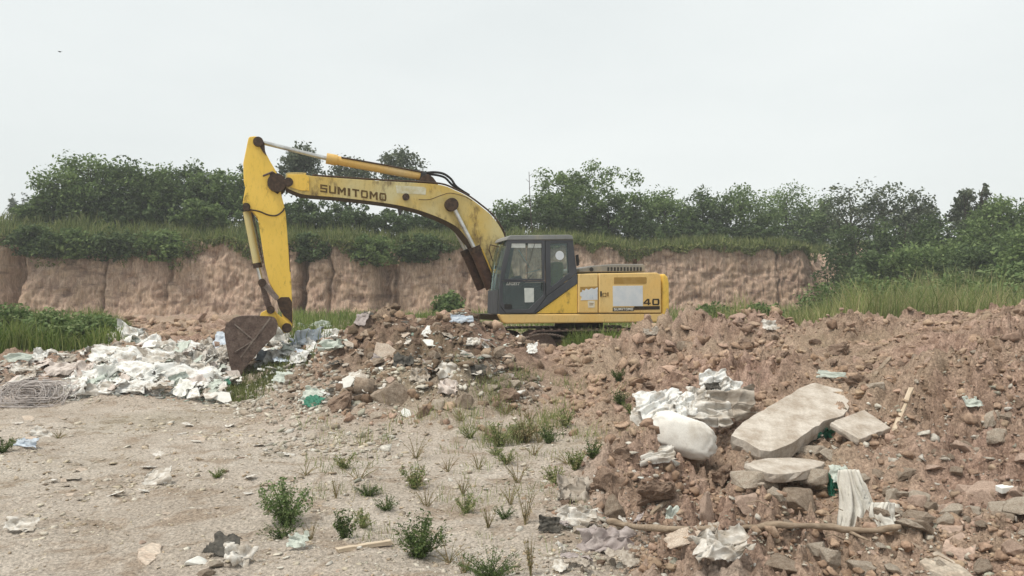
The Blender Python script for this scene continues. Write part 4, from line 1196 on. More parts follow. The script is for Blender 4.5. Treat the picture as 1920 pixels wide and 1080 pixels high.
for k, (px, py, w, Y, lm_, lab) in enumerate(((1605, 408, 120, 50, 'leaf_dark', 'dark shrub beside the right end of the cut face'), (1690, 392, 130, 49, 'leaf_dark', 'dark shrub below the half bare pair of trees'), (1770, 396, 130, 47, 'leaf_dark', 'dark shrub below the narrow dark tree'),
        (1850, 400, 130, 44, 'leaf_mid', 'green shrub below the slender sapling'), (1730, 448, 150, 42, 'leaf_mid', 'broad shrub on the slope, right of the cut face'), (1830, 455, 150, 40, 'leaf_dark', 'broad dark shrub on the slope near the right edge'),
        (1915, 430, 120, 38, 'leaf_mid', 'tall green shrub cut off by the right edge'), (1640, 468, 110, 44, 'leaf_dark', 'low dark shrub at the corner of the cut face'), (1905, 492, 110, 32, 'leaf_pale', 'pale green shrub in the tall grass at the right edge'))):
    ground_tree(lab, px, py, w, Y, 90 + k, name='shrub', cat='shrub', zb=1.6, leafmat=lm_, n=6200, low=.0, depth=3.5)
ground_tree('small round bush at the foot of the bank left of the cab', 842, 545, 66, 36, 101, name='bush', cat='bush', zb=1.0, leafmat='leaf_mid', n=1800, low=.0)
for k, (px, py, w, Y, lab) in enumerate(((1545, 520, 90, 30, 'pale green weed bush at the lower right end of the cut face'), (1625, 505, 100, 29, 'pale green weed bush right of the cut face'), (1700, 515, 110, 27, 'pale green weed bush in the middle of the right grass'), (1785, 508, 110, 28, 'pale green weed bush below the dark slope shrubs'), (1860, 520, 110, 25, 'pale green weed bush near the right edge'), (1330, 560, 90, 24, 'dull green weed bush right of the counterweight'), (1430, 562, 100, 23, 'dull green weed bush behind the mound skyline'))):
    ground_tree(lab, px, py, w, Y, 120 + k, name='weed_bush', cat='bush', zb=.9, leafmat='leaf_pale' if k < 5 else 'leaf_mid', n=2600, low=.0, leaf=.12, clump=.22)
for k, (px, py, w, Y, lab) in enumerate(((20, 566, 130, 18.2, 'bushy green weed mass at the left edge'), (100, 574, 120, 17.6, 'bushy green weed mass in the middle of the left grass'), (180, 584, 95, 17.2, 'bushy green weed mass at the right end of the left grass'))):
    ground_tree(lab, px, py, w, Y, 140 + k, name='weed_bush', cat='bush', zb=.5, leafmat='leaf_pale', n=8000, low=.0, leaf=.085, clump=.22)
for k, (px, py, w, lab) in enumerate(((75, 425, 90, 'shrub spilling over the lip of the bank, far left'), (140, 430, 90, 'shrub spilling over the lip of the bank below the tall tree'), (215, 428, 100, 'shrub spilling over the lip of the bank, third from the left'), (300, 432, 100, 'shrub spilling over the lip of the bank, fourth from the left'), (580, 440, 70, 'shrub spilling over the lip beside the arm'), (700, 445, 110, 'dark shrub spilling into the wide cleft below the boom'), (790, 440, 100, 'shrub spilling over the lip right of the wide cleft'))):
    b = bank_pt(px, -.1)
    h = at(px, py, b[1])[2] - (b[2] - 1.3)
    tree('lip_shrub', lab, 'shrub', (b[0], b[1] - .25, b[2] - 1.3), h, w * b[1] / F, 160 + k, 'leaf_mid' if k % 2 else 'leaf_dark', n=3200, low=.0, depth=1.6, leaf=.2, clump=.22, drop=0.0)
# thin dead pole of a sapling
b = bank_pt(992, 4)
ps = []
zt = at(992, 322, b[1])[2]
ps_root = tag(empty('dead_sapling', b), 'thin bare leaning sapling just left of the big spreading tree', 'sapling')
tube_np(ps, [(0.3, 0, -.2), (.1, 0, 2), (0, 0, zt - b[2])], [.05, .04, .02], 6)
for q in ((.3, 0, zt - b[2] - .1), (-.25, .1, zt - b[2] - .5), (.3, -.1, zt - b[2] - 1.0)):
    tube_np(ps, [(0, 0, q[2] - .25), q], [.018, .008], 5)
link('trunk', mk_np('trunk', *merge(ps), M['bark']), ps_root)

# ------------------------------------------------------------------ grass masses
def grass(name, mat, base, H, W, seed, label, lean=.35):
    r = np.random.default_rng(seed)
    n = len(base)
    tag(link(name, mk_np(name, *blades(base, H, W, r.normal(0, lean, (n, 2)), r), M[mat])), kind='stuff', label=label)
r = np.random.default_rng(31)
# tall grass patch, left
n = 15000
px = r.uniform(-160, 250, n); Y = r.uniform(16.2, 22, n)
X = (px - 960) / F * Y
hh = (0.62 + .25 * pn(X * .8, Y * .8, 95) + .2 * r.uniform(0, 1, n)) * np.clip((262 - px) / 60, .15, 1)
base = np.stack([X, Y, terrain(X, Y) - .03], 1)
grass('tall_grass', 'grass', base, hh * np.where(px < 40, 1.15, 1) * r.uniform(.45, 1.0, n), r.uniform(.014, .03, n), 1, 'thick green grass patch at the left in front of the bank')
# tall grass, right
n = 26000
px = r.uniform(1255, 2100, n); Y = np.exp(r.uniform(math.log(15.5), math.log(36), n))
X = (px - 960) / F * Y
hgt = np.interp(px, [1255, 1400, 1520, 1600, 1750, 1900, 2100], [.55, .65, .8, 1.2, 1.4, 1.3, 1.3])
hh = hgt * (.55 + .6 * r.uniform(0, 1, n) + .35 * pn(X * .6, Y * .6, 96)) * (Y / 24) ** .4
zt_ = terrain(X, Y) + np.clip((Y - 26) / 10, 0, 1) * np.clip((px - 1520) / 150, 0, 1) * .9
ok = pn(X * .45, Y * .45, 97) > -.32
base = np.stack([X, Y, zt_ - .03], 1)[ok]
grass('tall_grass', 'grass_dry', base, hh[ok], (r.uniform(.014, .03, n) * (Y / 22))[ok], 2, 'tall yellowish green grass beyond the earth mound at the right')
# low grass behind the middle heap and round the machine
n = 12000
px = r.uniform(540, 1270, n); Y = np.exp(r.uniform(math.log(17), math.log(36), n))
X = (px - 960) / F * Y
ok = (pn(X * .5, Y * .5, 98) > -.2) & ~((np.abs((X - EO[0]) * ec + (Y - EO[1]) * es) < 2.7) & (np.abs(-(X - EO[0]) * es + (Y - EO[1]) * ec) < 2.3))
base = np.stack([X, Y, terrain(X, Y) - .02], 1)[ok]
grass('low_grass', 'grass', base, (r.uniform(.2, .55, n) * (Y / 22) ** .5)[ok], (r.uniform(.012, .026, n) * Y / 20)[ok], 3, 'low green grass behind the middle rubble heap')
# clump of grass in front of the track
n = 1500
px = r.uniform(1052, 1175, n); Y = r.uniform(15.6, 17.2, n); X = (px - 960) / F * Y
grass('low_grass', 'grass', np.stack([X, Y, terrain(X, Y) - .02], 1), r.uniform(.15, .5, n) * np.interp(px, [1052, 1070, 1110, 1175], [.6, 1.2, .9, .5]), r.uniform(.01, .02, n), 4, 'grass tuft growing against the near track')
# moss and grass by the bucket tip
n = 3500
px = np.concatenate([r.normal(430, 32, n // 2), r.normal(530, 38, n - n // 2)]); Y = np.concatenate([r.uniform(13.2, 15.2, n // 2), r.uniform(14.8, 16.4, n - n // 2)]); X = (px - 960) / F * Y
grass('low_grass', 'grass_bank', np.stack([X, Y, terrain(X, Y) - .02], 1), r.uniform(.06, .22, n), r.uniform(.01, .022, n), 5, 'dark low grass around the bucket teeth')
n = 8000
px = np.concatenate([r.normal(975, 80, n // 2), r.uniform(560, 1130, n - n // 2)]); Y = np.concatenate([r.uniform(9.2, 12.4, n // 2), np.exp(r.uniform(math.log(5.2), math.log(10.5), n - n // 2))]); X = (px - 960) / F * Y
ok = pn(X * 1.4, Y * 1.4, 103) + .25 * pn(X * 5, Y * 5, 104) > np.where(Y > 9.2, .10, .22)
grass('sparse_grass', 'grass_dry', np.stack([X, Y, terrain(X, Y) - .01], 1)[ok], (r.uniform(.04, .2, n) * np.where(Y > 9.2, 1.5, .8))[ok], (r.uniform(.003, .007, n) * (Y / 7))[ok], 8, 'sparse dry grass on the bare soil between the heaps', lean=.55)
# plateau grass and the fringe hanging over the cut face
n = 27000
X = r.uniform(-44, 44, n); d = np.abs(r.normal(0, 2.6, n)) + r.uniform(-.15, .3, n)
d = d.clip(-.1, 9)
base = np.stack([X, edge_Y(X) + d, plateau_z(X, d.clip(0)) - .05], 1)
grass('bank_grass', 'grass_bank', base, r.uniform(.35, .95, n) * (1 + .3 * pn(X * .5, d, 99)), r.uniform(.03, .075, n), 6, 'long green grass along the top of the earth bank')
n = 24000
X = r.uniform(-40, 24, n)
dep = (0.35 + 1.5 * np.clip(pn(X * .42, X * 0, 100) * 1.5 + .25, 0, 1) + .5 * np.abs(pn(X * 2.1, X * 0 + 4, 101))) * np.interp(X, [-40, -22, -12, 0, 24], [1.0, 1.15, .85, .5, .6])
t = r.uniform(0, 1, n) ** 1.3
C = np.stack([X, np.interp(X, bx, BY[:, 40]) - r.uniform(-.05, .32, n), bank_top(X) + .15 - t * dep], 1)
V, Fc = leaf_quads(C, r.uniform(.12, .32, n), r, flat=-.5, asp=.35)
tag(link('hanging_creeper', mk_np('hanging_creeper', V, Fc, M['grass_bank'])), kind='stuff', label='dark green growth hanging over the edge of the cut bank')
# weeds at the foot of the bank
n = 9000
px = r.uniform(-100, 1560, n); Y = r.uniform(34, 42, n); X = (px - 960) / F * Y
ok = (pn(X * .3, Y * .5, 102) > .0) & (Y < bank_Y(X) - 1.0) & ((px < 200) | (px > 520))
grass('low_grass', 'grass', np.stack([X, Y, terrain(X, Y) - .02], 1)[ok], r.uniform(.2, .6, n)[ok], r.uniform(.03, .06, n)[ok], 7, 'patchy grass along the foot of the cut bank')

# ------------------------------------------------------------------ rocks and slabs
def rock_mesh(name, seed, mat, cuts=2, rough=.06, npts=11, box=0.0):
    r = np.random.default_rng(seed)
    bm = bmesh.new()
    P = unit(npts, r) * r.uniform(.8, 1.05, (npts, 1))
    if box:
        P = np.sign(P) * np.abs(P) ** (1 - box)
    for p in P: bm.verts.new(p)
    res = bmesh.ops.convex_hull(bm, input=bm.verts)
    for v in [v for v in bm.verts if not v.link_faces]: bm.verts.remove(v)
    bmesh.ops.bevel(bm, geom=list(bm.edges), offset=.045, segments=1, affect='EDGES')
    bmesh.ops.triangulate(bm, faces=bm.faces)
    bmesh.ops.subdivide_edges(bm, edges=bm.edges, cuts=cuts, use_grid_fill=True)
    off = Vector(r.uniform(-50, 50, 3))
    for v in bm.verts:
        nz = mnoise.fractal(v.co * 2.2 + off, 1.0, 2.0, 4) * rough + mnoise.noise(v.co * 9 + off) * rough * .35
        v.co += v.co.normalized() * nz
    me = bpy.data.meshes.new(name)
    bm.to_mesh(me); bm.free()
    me.materials.append(mat)
    return me
RM = {}
for mname in ('rock', 'rock_pale', 'rock_pink', 'earth', 'concrete'):
    RM[mname] = [rock_mesh('rock', 200 + i, M[mname], cuts=1 if mname != 'earth' else 2, rough=.08 if mname != 'earth' else .3, npts=11 + i) for i in range(6)]
_ri = [0]
def rock(box, label, mat='rock', name='rock', cat='rock', group=None, flat=None, sink=.25, rz=None, tilt=.2, Y=None, big=False, boxy=0.0):
    """a stone filling the pixel box (x0, y0, x1, y1), set into the ground"""
    x0, y0, x1, y1 = box
    _ri[0] += 1
    r = np.random.default_rng(500 + _ri[0])
    cx = (x0 + x1) / 2
    p = G(cx, y1 - .12 * (y1 - y0)) if Y is None else at(cx, y1 - .12 * (y1 - y0), Y)
    k = p[1] / F
    w, h = (x1 - x0) * k, (y1 - y0) * k
    if flat: h = max(h * flat, .03)
    me = rock_mesh('rock', 900 + _ri[0], M[mat], cuts=3 if mat == 'earth' else 2, box=boxy, rough=.05 if boxy else (.3 if mat == 'earth' else .09), npts=13) if big else RM[mat][int(r.integers(6))]
    o = link(name, me)
    o.location = (p[0], p[1] + w * .28, p[2] + h * (.5 - sink))
    o.scale = (w * .53, w * .48 * r.uniform(.75, 1.0), h * .58)
    o.rotation_euler = (r.normal(0, tilt * .5), r.normal(0, tilt * .5), rz if rz is not None else r.uniform(-.5, .5))
    tag(o, label, cat, group)
    return o

def on_plane(pts, pl):
    """pixels onto the plane through three points given as (px, py, Y)"""
    a, b_, c_ = [at(*q) for q in pl]
    nrm = np.cross(b_ - a, c_ - a); nrm /= np.linalg.norm(nrm)
    if nrm[2] < 0: nrm = -nrm
    C0 = np.array([0, 0, CAMZ])
    out = []
    for x, y in pts:
        d = pix(x, y)
        out.append(C0 + d * (np.dot(a - C0, nrm) / np.dot(d, nrm)))
    return out, nrm

def slab(name, pts, pl, thick, mat, label, cat='slab', group=None, jag=.007, seed=0, bev=.008):
    P, nrm = on_plane(pts, pl)
    fac = min(1.0, min(G(x, y)[1] / q[1] for (x, y), q in zip(pts, P)) * 1.012)     # rest it on the ground, not in it
    P, nrm = on_plane(pts, [(a_, b_, c_ * fac) for a_, b_, c_ in pl])
    r = np.random.default_rng(seed)
    # finer outline with a broken edge
    Q = []
    for i in range(len(P)):
        a, b_ = P[i], P[(i + 1) % len(P)]
        k = max(2, int(np.linalg.norm(b_ - a) / .06))
        for j in range(k):
            q = a + (b_ - a) * j / k
            if j: q = q + r.normal(0, jag, 3) * .7
            q = q - nrm * np.dot(q - P[0], nrm)
            Q.append(q)
    cen_ = sum(Q) / len(Q)
    bm = bmesh.new()
    tv = [bm.verts.new(q - cen_) for q in Q]
    mv = [bm.verts.new((q - cen_) + (cen_ - q) * 0.0 + r.normal(0, jag, 3) - nrm * thick * .5) for q in Q]
    bv = [bm.verts.new((q - cen_) * r.uniform(.93, .99) - nrm * thick) for q in Q]
    bm.faces.new(tv)
    bm.faces.new(bv[::-1])
    n = len(Q)
    for A_, B_ in ((tv, mv), (mv, bv)):
        for i in range(n):
            bm.faces.new((A_[i], B_[i], B_[(i + 1) % n], A_[(i + 1) % n]))
    bmesh.ops.triangulate(bm, faces=[f for f in bm.faces if len(f.verts) > 4])
    bmesh.ops.recalc_face_normals(bm, faces=bm.faces)
    me = bpy.data.meshes.new(name); bm.to_mesh(me); bm.free()
    me.materials.append(mat)
    o = link(name, me)
    o.location = cen_
    if bev: bevel(o, bev)
    return tag(o, label, cat, group, 'thing')

slab('concrete_slab', [(1371, 816), (1392, 792), (1440, 762), (1478, 741), (1500, 727), (1528, 717), (1552, 724), (1578, 730), (1592, 742), (1598, 756), (1582, 778), (1545, 789), (1512, 812), (1482, 832), (1445, 846), (1425, 843), (1396, 826)],
     [(1430, 845, 7.25), (1375, 812, 7.6), (1560, 728, 8.75)], .17, M['concrete'], 'large pale broken concrete slab tilted on the earth right of the white sack', seed=1)
slab('concrete_slab', [(1557.5, 792), (1590, 779), (1621, 768), (1646, 785), (1671, 802), (1642, 812), (1612, 823.5), (1586, 808)], [(1612, 823, 7.2), (1559, 793, 7.5), (1621, 769, 7.95)], .075, M['concrete'], 'small square concrete slab with crisp corners beside the large slab', seed=2, jag=.005)
slab('concrete_slab', [(1396, 869), (1412, 863), (1440, 858.5), (1480, 857.5), (1515, 860), (1547, 866), (1540, 873), (1505, 884), (1470, 888.5), (1440, 887), (1415, 878)], [(1460, 888, 6.45), (1398, 868, 6.75), (1545, 866, 6.85)], .085, M['concrete'], 'rounded pale slab propped like a table on smaller stones', seed=3)
for k, (bx_, mt, lab) in enumerate((((1380, 889, 1470, 924), 'rock_pale', 'flat stone wedged under the left of the rounded slab'), ((1384, 936, 1462, 982), 'rock_pink', 'smooth brown block below the rounded slab, left'), ((1470, 928, 1540, 984), 'rock', 'rough stone below the rounded slab, right'),
        ((1505, 882, 1560, 915), 'rock_pale', 'stone wedged under the right end of the rounded slab'))):
    rock(bx_, lab, mt, 'block', 'stone', Y=6.55 if k in (0, 3) else 6.35, sink=.0, big=True, boxy=.45, tilt=.1, rz=.15 * (-1) ** k)
rock((1452, 978, 1484, 1052), 'narrow pale stone standing upright against the pole', 'rock_pale', Y=5.75, sink=.1, big=True, tilt=.1)
slab('broken_tile', [(1770, 960), (1809, 978), (1800, 997), (1768, 1011), (1750, 998)], [(1768, 1011, 5.35), (1809, 978, 5.6), (1770, 960, 5.8)], .04, M['rock_pink'], 'flat pinkish stone piece, upper of the pair near the bottom right corner', 'stone', seed=5)
slab('broken_tile', [(1803, 996), (1831, 1021), (1830, 1056), (1815, 1063), (1766, 1030), (1772, 1011)], [(1815, 1063, 4.95), (1831, 1021, 5.15), (1772, 1011, 5.25)], .045, M['rock_pink'], 'flat pinkish stone piece, lower of the pair near the bottom right corner', 'stone', seed=6)
slab('concrete_block', [(1724, 1051), (1758, 1031), (1800, 1058), (1850, 1096), (1795, 1112)], [(1724, 1051, 5.0), (1758, 1031, 5.15), (1795, 1112, 4.6)], .10, M['rock_pale'], 'pale concrete block cut off by the bottom edge at the right', 'block', seed=7)
slab('cardboard_piece', [(1702, 1010), (1762, 1006), (1768, 1035), (1735, 1042)], [(1702, 1010, 5.35), (1762, 1006, 5.4), (1735, 1042, 5.15)], .03, M['rock'], 'grey flat stone beside the pair of pinkish pieces', 'stone', seed=8)
for bx_, mt, lab in (((1705, 925, 1750, 960), 'rock_pink', 'round tan stone above the flat pinkish pieces'), ((1735, 940, 1768, 962), 'rock', 'brown stone touching the round tan stone'), ((1862, 955, 1912, 982), 'rock', 'flat brown stone near the right edge'), ((1845, 905, 1870, 925), 'rock_pale', 'small pale stone left of the white brick at the right edge'),
        ((1525, 1025, 1590, 1068), 'rock_pale', 'wide pale stone at the bottom, right of the upright stone'), ((1590, 1050, 1650, 1084), 'rock_pale', 'pale stone at the bottom edge, second from the upright stone'), ((1660, 1058, 1700, 1085), 'rock_pale', 'small stone at the bottom edge left of the concrete block'), ((1430, 1045, 1530, 1090), 'rock', 'large half buried stone at the bottom edge below the upright stone'),
        ((1650, 1030, 1700, 1058), 'earth', 'dark stone above the small stones at the bottom edge'), ((1820, 1050, 1880, 1080), 'rock', 'rough stone in the bottom right corner'), ((1880, 1010, 1930, 1050), 'rock_pink', 'pinkish stone cut off by the right edge near the bottom'),
        ((1110, 870, 1190, 945), 'earth', 'large brown earth lump left of the white sack'), ((1195, 895, 1280, 960), 'earth', 'brown earth lump below the white sack'), ((1125, 925, 1175, 985), 'rock', 'rounded stone on the left shoulder of the near heap'), ((1060, 945, 1100, 985), 'rock', 'stone beside the grey rags at the left of the near heap'),
        ((1140, 830, 1205, 880), 'earth', 'earth lump behind the curled sheet left of the sack'), ((1330, 870, 1395, 910), 'earth', 'earth lump between sack and rounded slab'), ((1500, 835, 1560, 862), 'rock_pale', 'flat pale stone between the two slabs'), ((1540, 838, 1580, 868), 'rock_pale', 'pale stone below the green netting'),
        ((1310, 920, 1345, 985), 'rock_pink', 'slanted tan brick standing left of the blocks under the slab'), ((1590, 700, 1640, 725), 'earth', 'dark lump just above the large slab'), ((1560, 640, 1600, 668), 'earth', 'dark lump on the mound above the large slab'), ((1855, 800, 1912, 835), 'rock_pale', 'flat pale stone on the slope near the right edge'),
        ((1760, 750, 1800, 775), 'rock', 'stone on the slope right of the leaning plank'), ((1890, 740, 1930, 775), 'earth', 'earth lump at the right edge'),
        ((604, 722, 662, 776), 'earth', 'smooth brown boulder at the left foot of the middle heap'), ((690, 716, 776, 772), 'rock', 'big rounded boulder at the foot of the middle heap'), ((800, 745, 842, 775), 'rock_pale', 'pale stone right of the big rounded boulder'), ((778, 760, 806, 786), 'earth', 'brown stone at the foot of the middle heap'),
        ((690, 768, 722, 790), 'rock_pale', 'flat stone in front of the big rounded boulder'), ((850, 730, 890, 770), 'rock', 'grey brown stone in the middle heap'), ((930, 718, 975, 760), 'earth', 'reddish lump at the right foot of the middle heap'), ((720, 703, 748, 722), 'rock_pink', 'small brick resting on the big rounded boulder'),
        ((905, 800, 940, 826), 'earth', 'small lump on the flat in front of the middle heap'), ((338, 1046, 384, 1068), 'white_rock', 'smooth white stone beside the dark hole at the bottom left'), ((382, 1052, 418, 1070), 'rock_pale', 'tan stone touching the smooth white stone'), ((365, 1068, 400, 1086), 'rock', 'stone below the smooth white stone')):
    if mt == 'white_rock':
        RM['white_rock'] = [rock_mesh('rock', 333, M['foam'], cuts=1, rough=.04)] * 6
    rock(bx_, lab, mt, big=(bx_[2] - bx_[0]) > 45 and mt != 'white_rock')
for pts_, pl_, lab, sd in (([(258, 1030), (285, 1017), (303, 1020), (300, 1040), (275, 1060), (262, 1050)], [(275, 1060, 5.0), (300, 1020, 5.45), (258, 1030, 5.3)], 'flat pale beige stone lying on the trodden ground', 11),
                        ([(105, 928), (128, 918), (140, 925), (120, 934)], [(120, 934, 6.75), (140, 925, 6.95), (105, 928, 6.9)], 'thin white flat stone on the trodden ground at the left', 12),
                        ([(628, 1064), (662, 1052), (680, 1068), (672, 1090), (630, 1095)], [(630, 1095, 4.68), (680, 1068, 4.9), (662, 1052, 5.05)], 'flat pinkish stone at the bottom edge below the pale board', 13)):
    slab('flat_stone', pts_, pl_, .03, M['rock_pink'] if sd == 13 else M['plaster'], lab, 'stone', seed=sd)
# anonymous stones of the mound and heaps: things, alike
def scatter_rocks(n, boxes, smin, smax, mats, label, group, seed, name='rock', flat=(.5, .9)):
    r = np.random.default_rng(seed)
    for k in range(n):
        x0, x1, Y0, Y1 = boxes[int(r.integers(len(boxes)))]
        Y = math.exp(r.uniform(math.log(Y0), math.log(Y1))); px = r.uniform(x0, x1)
        X = (px - 960) / F * Y
        s = r.uniform(smin, smax) * Y / F * (1 + min(r.pareto(4), .7)) * .5
        mt_ = mats[int(r.integers(len(mats)))]
        o = link(name, RM[mt_][int(r.integers(6))])
        f = r.uniform(*flat)
        o.location = (X, Y, float(terrain(X, Y)) + s * f * .25)
        o.scale = (s * r.uniform(.8, 1.25), s * r.uniform(.8, 1.2), s * f)
        o.rotation_euler = (r.normal(0, .3), r.normal(0, .3), r.uniform(0, 6.3))
        big_ = s * F / Y
        adj = 'larger' if big_ > (smin + smax) * .32 else 'smaller'
        ncol = 4 if x1 - x0 > 300 else 3
        cn = ['far left', 'left', 'right', 'far right'] if ncol == 4 else ['left', 'middle', 'right']
        b0_, b1_ = min(q[0] for q in boxes), max(q[1] for q in boxes)
        side_ = cn[min(ncol - 1, int((px - b0_) / (b1_ - b0_) * ncol))]
        Ya, Yb = min(q[2] for q in boxes), max(q[3] for q in boxes)
        row_ = ['near', 'midway', 'back'][min(2, int(math.log(Y / Ya) / math.log(Yb / Ya) * 3))]
        adj += ' ' + {'rock': 'greyish', 'rock_pale': 'pale', 'rock_pink': 'pinkish', 'earth': 'crumbly', 'concrete': 'concrete'}[mt_]
        tag(o, adj + ' ' + label + ', ' + row_ + ' ' + side_ + ' part', 'rock' if mats[0] != 'earth' else 'clod', group + ', ' + row_ + ' ' + side_)
scatter_rocks(36, [(1420, 1940, 4.7, 7.0), (1600, 1940, 6, 9)], 14, 30, ['rock', 'rock_pink', 'rock', 'rock_pale'], 'fist sized stone loose on the near right slope', 'stones on the near right slope', 41)
scatter_rocks(60, [(1200, 1940, 8.5, 13.5)], 12, 26, ['earth', 'earth', 'rock', 'earth'], 'clod on the upper part of the right mound', 'clods on the right mound', 42, name='earth_clod')
scatter_rocks(45, [(600, 980, 11.4, 14.2)], 9, 24, ['rock', 'earth', 'rock_pale', 'earth'], 'stone stuck in the middle rubble heap', 'stones in the middle heap', 43)
scatter_rocks(16, [(1040, 1460, 4.8, 7.0)], 12, 28, ['rock', 'rock_pale', 'earth'], 'stone among the rags of the near heap', 'stones in the near heap', 44)
scatter_rocks(20, [(0, 640, 4.6, 11), (640, 1000, 8.5, 11)], 6, 15, ['rock_pale', 'rock', 'rock_pink'], 'flat stone lying on the trodden ground', 'stones on the trodden ground', 45, flat=(.25, .5))
scatter_rocks(14, [(470, 640, 11.8, 15)], 10, 22, ['rock_pale', 'rock', 'concrete'], 'rubble lump between bucket and middle heap', 'rubble by the bucket', 46)

# ------------------------------------------------------------------ sheets, boards, sacks
def sheet_mesh(seed, w=1.0, h=1.0, n=15, amp=.12, curl=.25, thick=.006):
    """crumpled sheet with an uneven outline, about w by h, lying flat"""
    r = np.random.default_rng(seed)
    u, v = np.meshgrid(np.linspace(-.5, .5, n), np.linspace(-.5, .5, n), indexing='ij')
    edge = 1 + .16 * pn(u * 3 + seed, v * 3, seed)
    X = u * w * edge; Y = v * h * (1 + .16 * pn(u * 3, v * 3 + seed, seed + 1))
    f = r.uniform(1.5, 3.5); a = r.uniform(0, 3.14)
    q = u * math.cos(a) + v * math.sin(a)
    Z = amp * (np.abs(pn(q * f * 2 + seed, v * 1.4, seed + 2)) * 1.3 + .7 * pn(u * 2.3, v * 2.3 + seed, seed + 3) + .4 * np.abs(pn(u * 6 + seed, v * 6, seed + 4)))
    ca = r.uniform(0, 6.28)
    Z += curl * np.maximum(0, (u * math.cos(ca) + v * math.sin(ca))) ** 2 * r.choice([-.6, 1.6])
    X = X + amp * .5 * pn(u * 4, v * 4, seed + 6); Y = Y + amp * .5 * pn(u * 4, v * 4, seed + 7)
    V = np.stack([X, Y, Z], -1).reshape(-1, 3)
    idx = np.arange(n * n).reshape(n, n)
    Fq = np.stack([idx[:-1, :-1], idx[1:, :-1], idx[1:, 1:], idx[:-1, 1:]], -1).reshape(-1, 4)
    m2 = len(V)
    Vt = V.copy(); Vt[:, 2] -= thick
    rim = np.concatenate([idx[:, 0], idx[-1, 1:], idx[-2::-1, -1], idx[0, -2:0:-1]])
    rn = np.roll(rim, -1)
    Fr = np.stack([rim, rim + m2, rn + m2, rn], 1)
    return np.concatenate([V, Vt]), np.concatenate([Fq, Fq[:, ::-1] + m2, Fr])
SH = {}
def sheet_data(mat, seed, **kw):
    key = (mat, seed, tuple(sorted(kw.items())))
    if key not in SH:
        V, Fc = sheet_mesh(seed, **kw)
        SH[key] = mk_np('sheet', V, Fc, M[mat], smooth=True)
    return SH[key]
BOARD = {}
def board_data(mat, seed):
    if (mat, seed) not in BOARD:
        r = np.random.default_rng(seed)
        k = int(r.integers(4, 7))
        ang = np.sort(np.linspace(0, 2 * math.pi, k, endpoint=False) + r.normal(0, .25, k))
        pts = [(math.cos(a) * .55 * r.uniform(.8, 1.1), math.sin(a) * .45 * r.uniform(.8, 1.1)) for a in ang]
        t = .035
        vs = [(x, y, t) for x, y in pts] + [(x, y, -t) for x, y in pts]
        BOARD[(mat, seed)] = mk('board', vs, [tuple(range(k)), tuple(range(2 * k - 1, k - 1, -1))] + [(i, k + i, k + (i + 1) % k, (i + 1) % k) for i in range(k)], M[mat])
    return BOARD[(mat, seed)]

def put_sheet(box, label, mat='white', name='plastic_sheet', cat='plastic sheet', seed=0, tilt=None, rz=None, amp=.12, curl=.25, group=None, lift=.05, board=False, Y=None, n=15):
    """a sheet whose outline fills about the pixel box"""
    x0, y0, x1, y1 = box
    r = np.random.default_rng(seed + 77)
    cx, cy = (x0 + x1) / 2, (y0 + y1) / 2
    p = G(cx, cy) if Y is None else at(cx, cy, min(Y, G(cx, cy)[1] + .03))
    k = p[1] / F
    w, h = (x1 - x0) * k, (y1 - y0) * k
    me = board_data(mat, seed) if board else sheet_data(mat, seed, amp=amp, curl=curl, n=n)
    o = link(name, me)
    tx = R(42) if tilt is None else tilt
    o.location = (p[0], p[1], p[2] + lift)
    hh = h / max(.35, math.sin(tx) + .18)
    o.scale = (w, hh, (w + hh) * .5)
    o.rotation_euler = (tx, r.normal(0, .15), r.normal(0, .12) if rz is None else rz)
    return tag(o, label, cat, group)

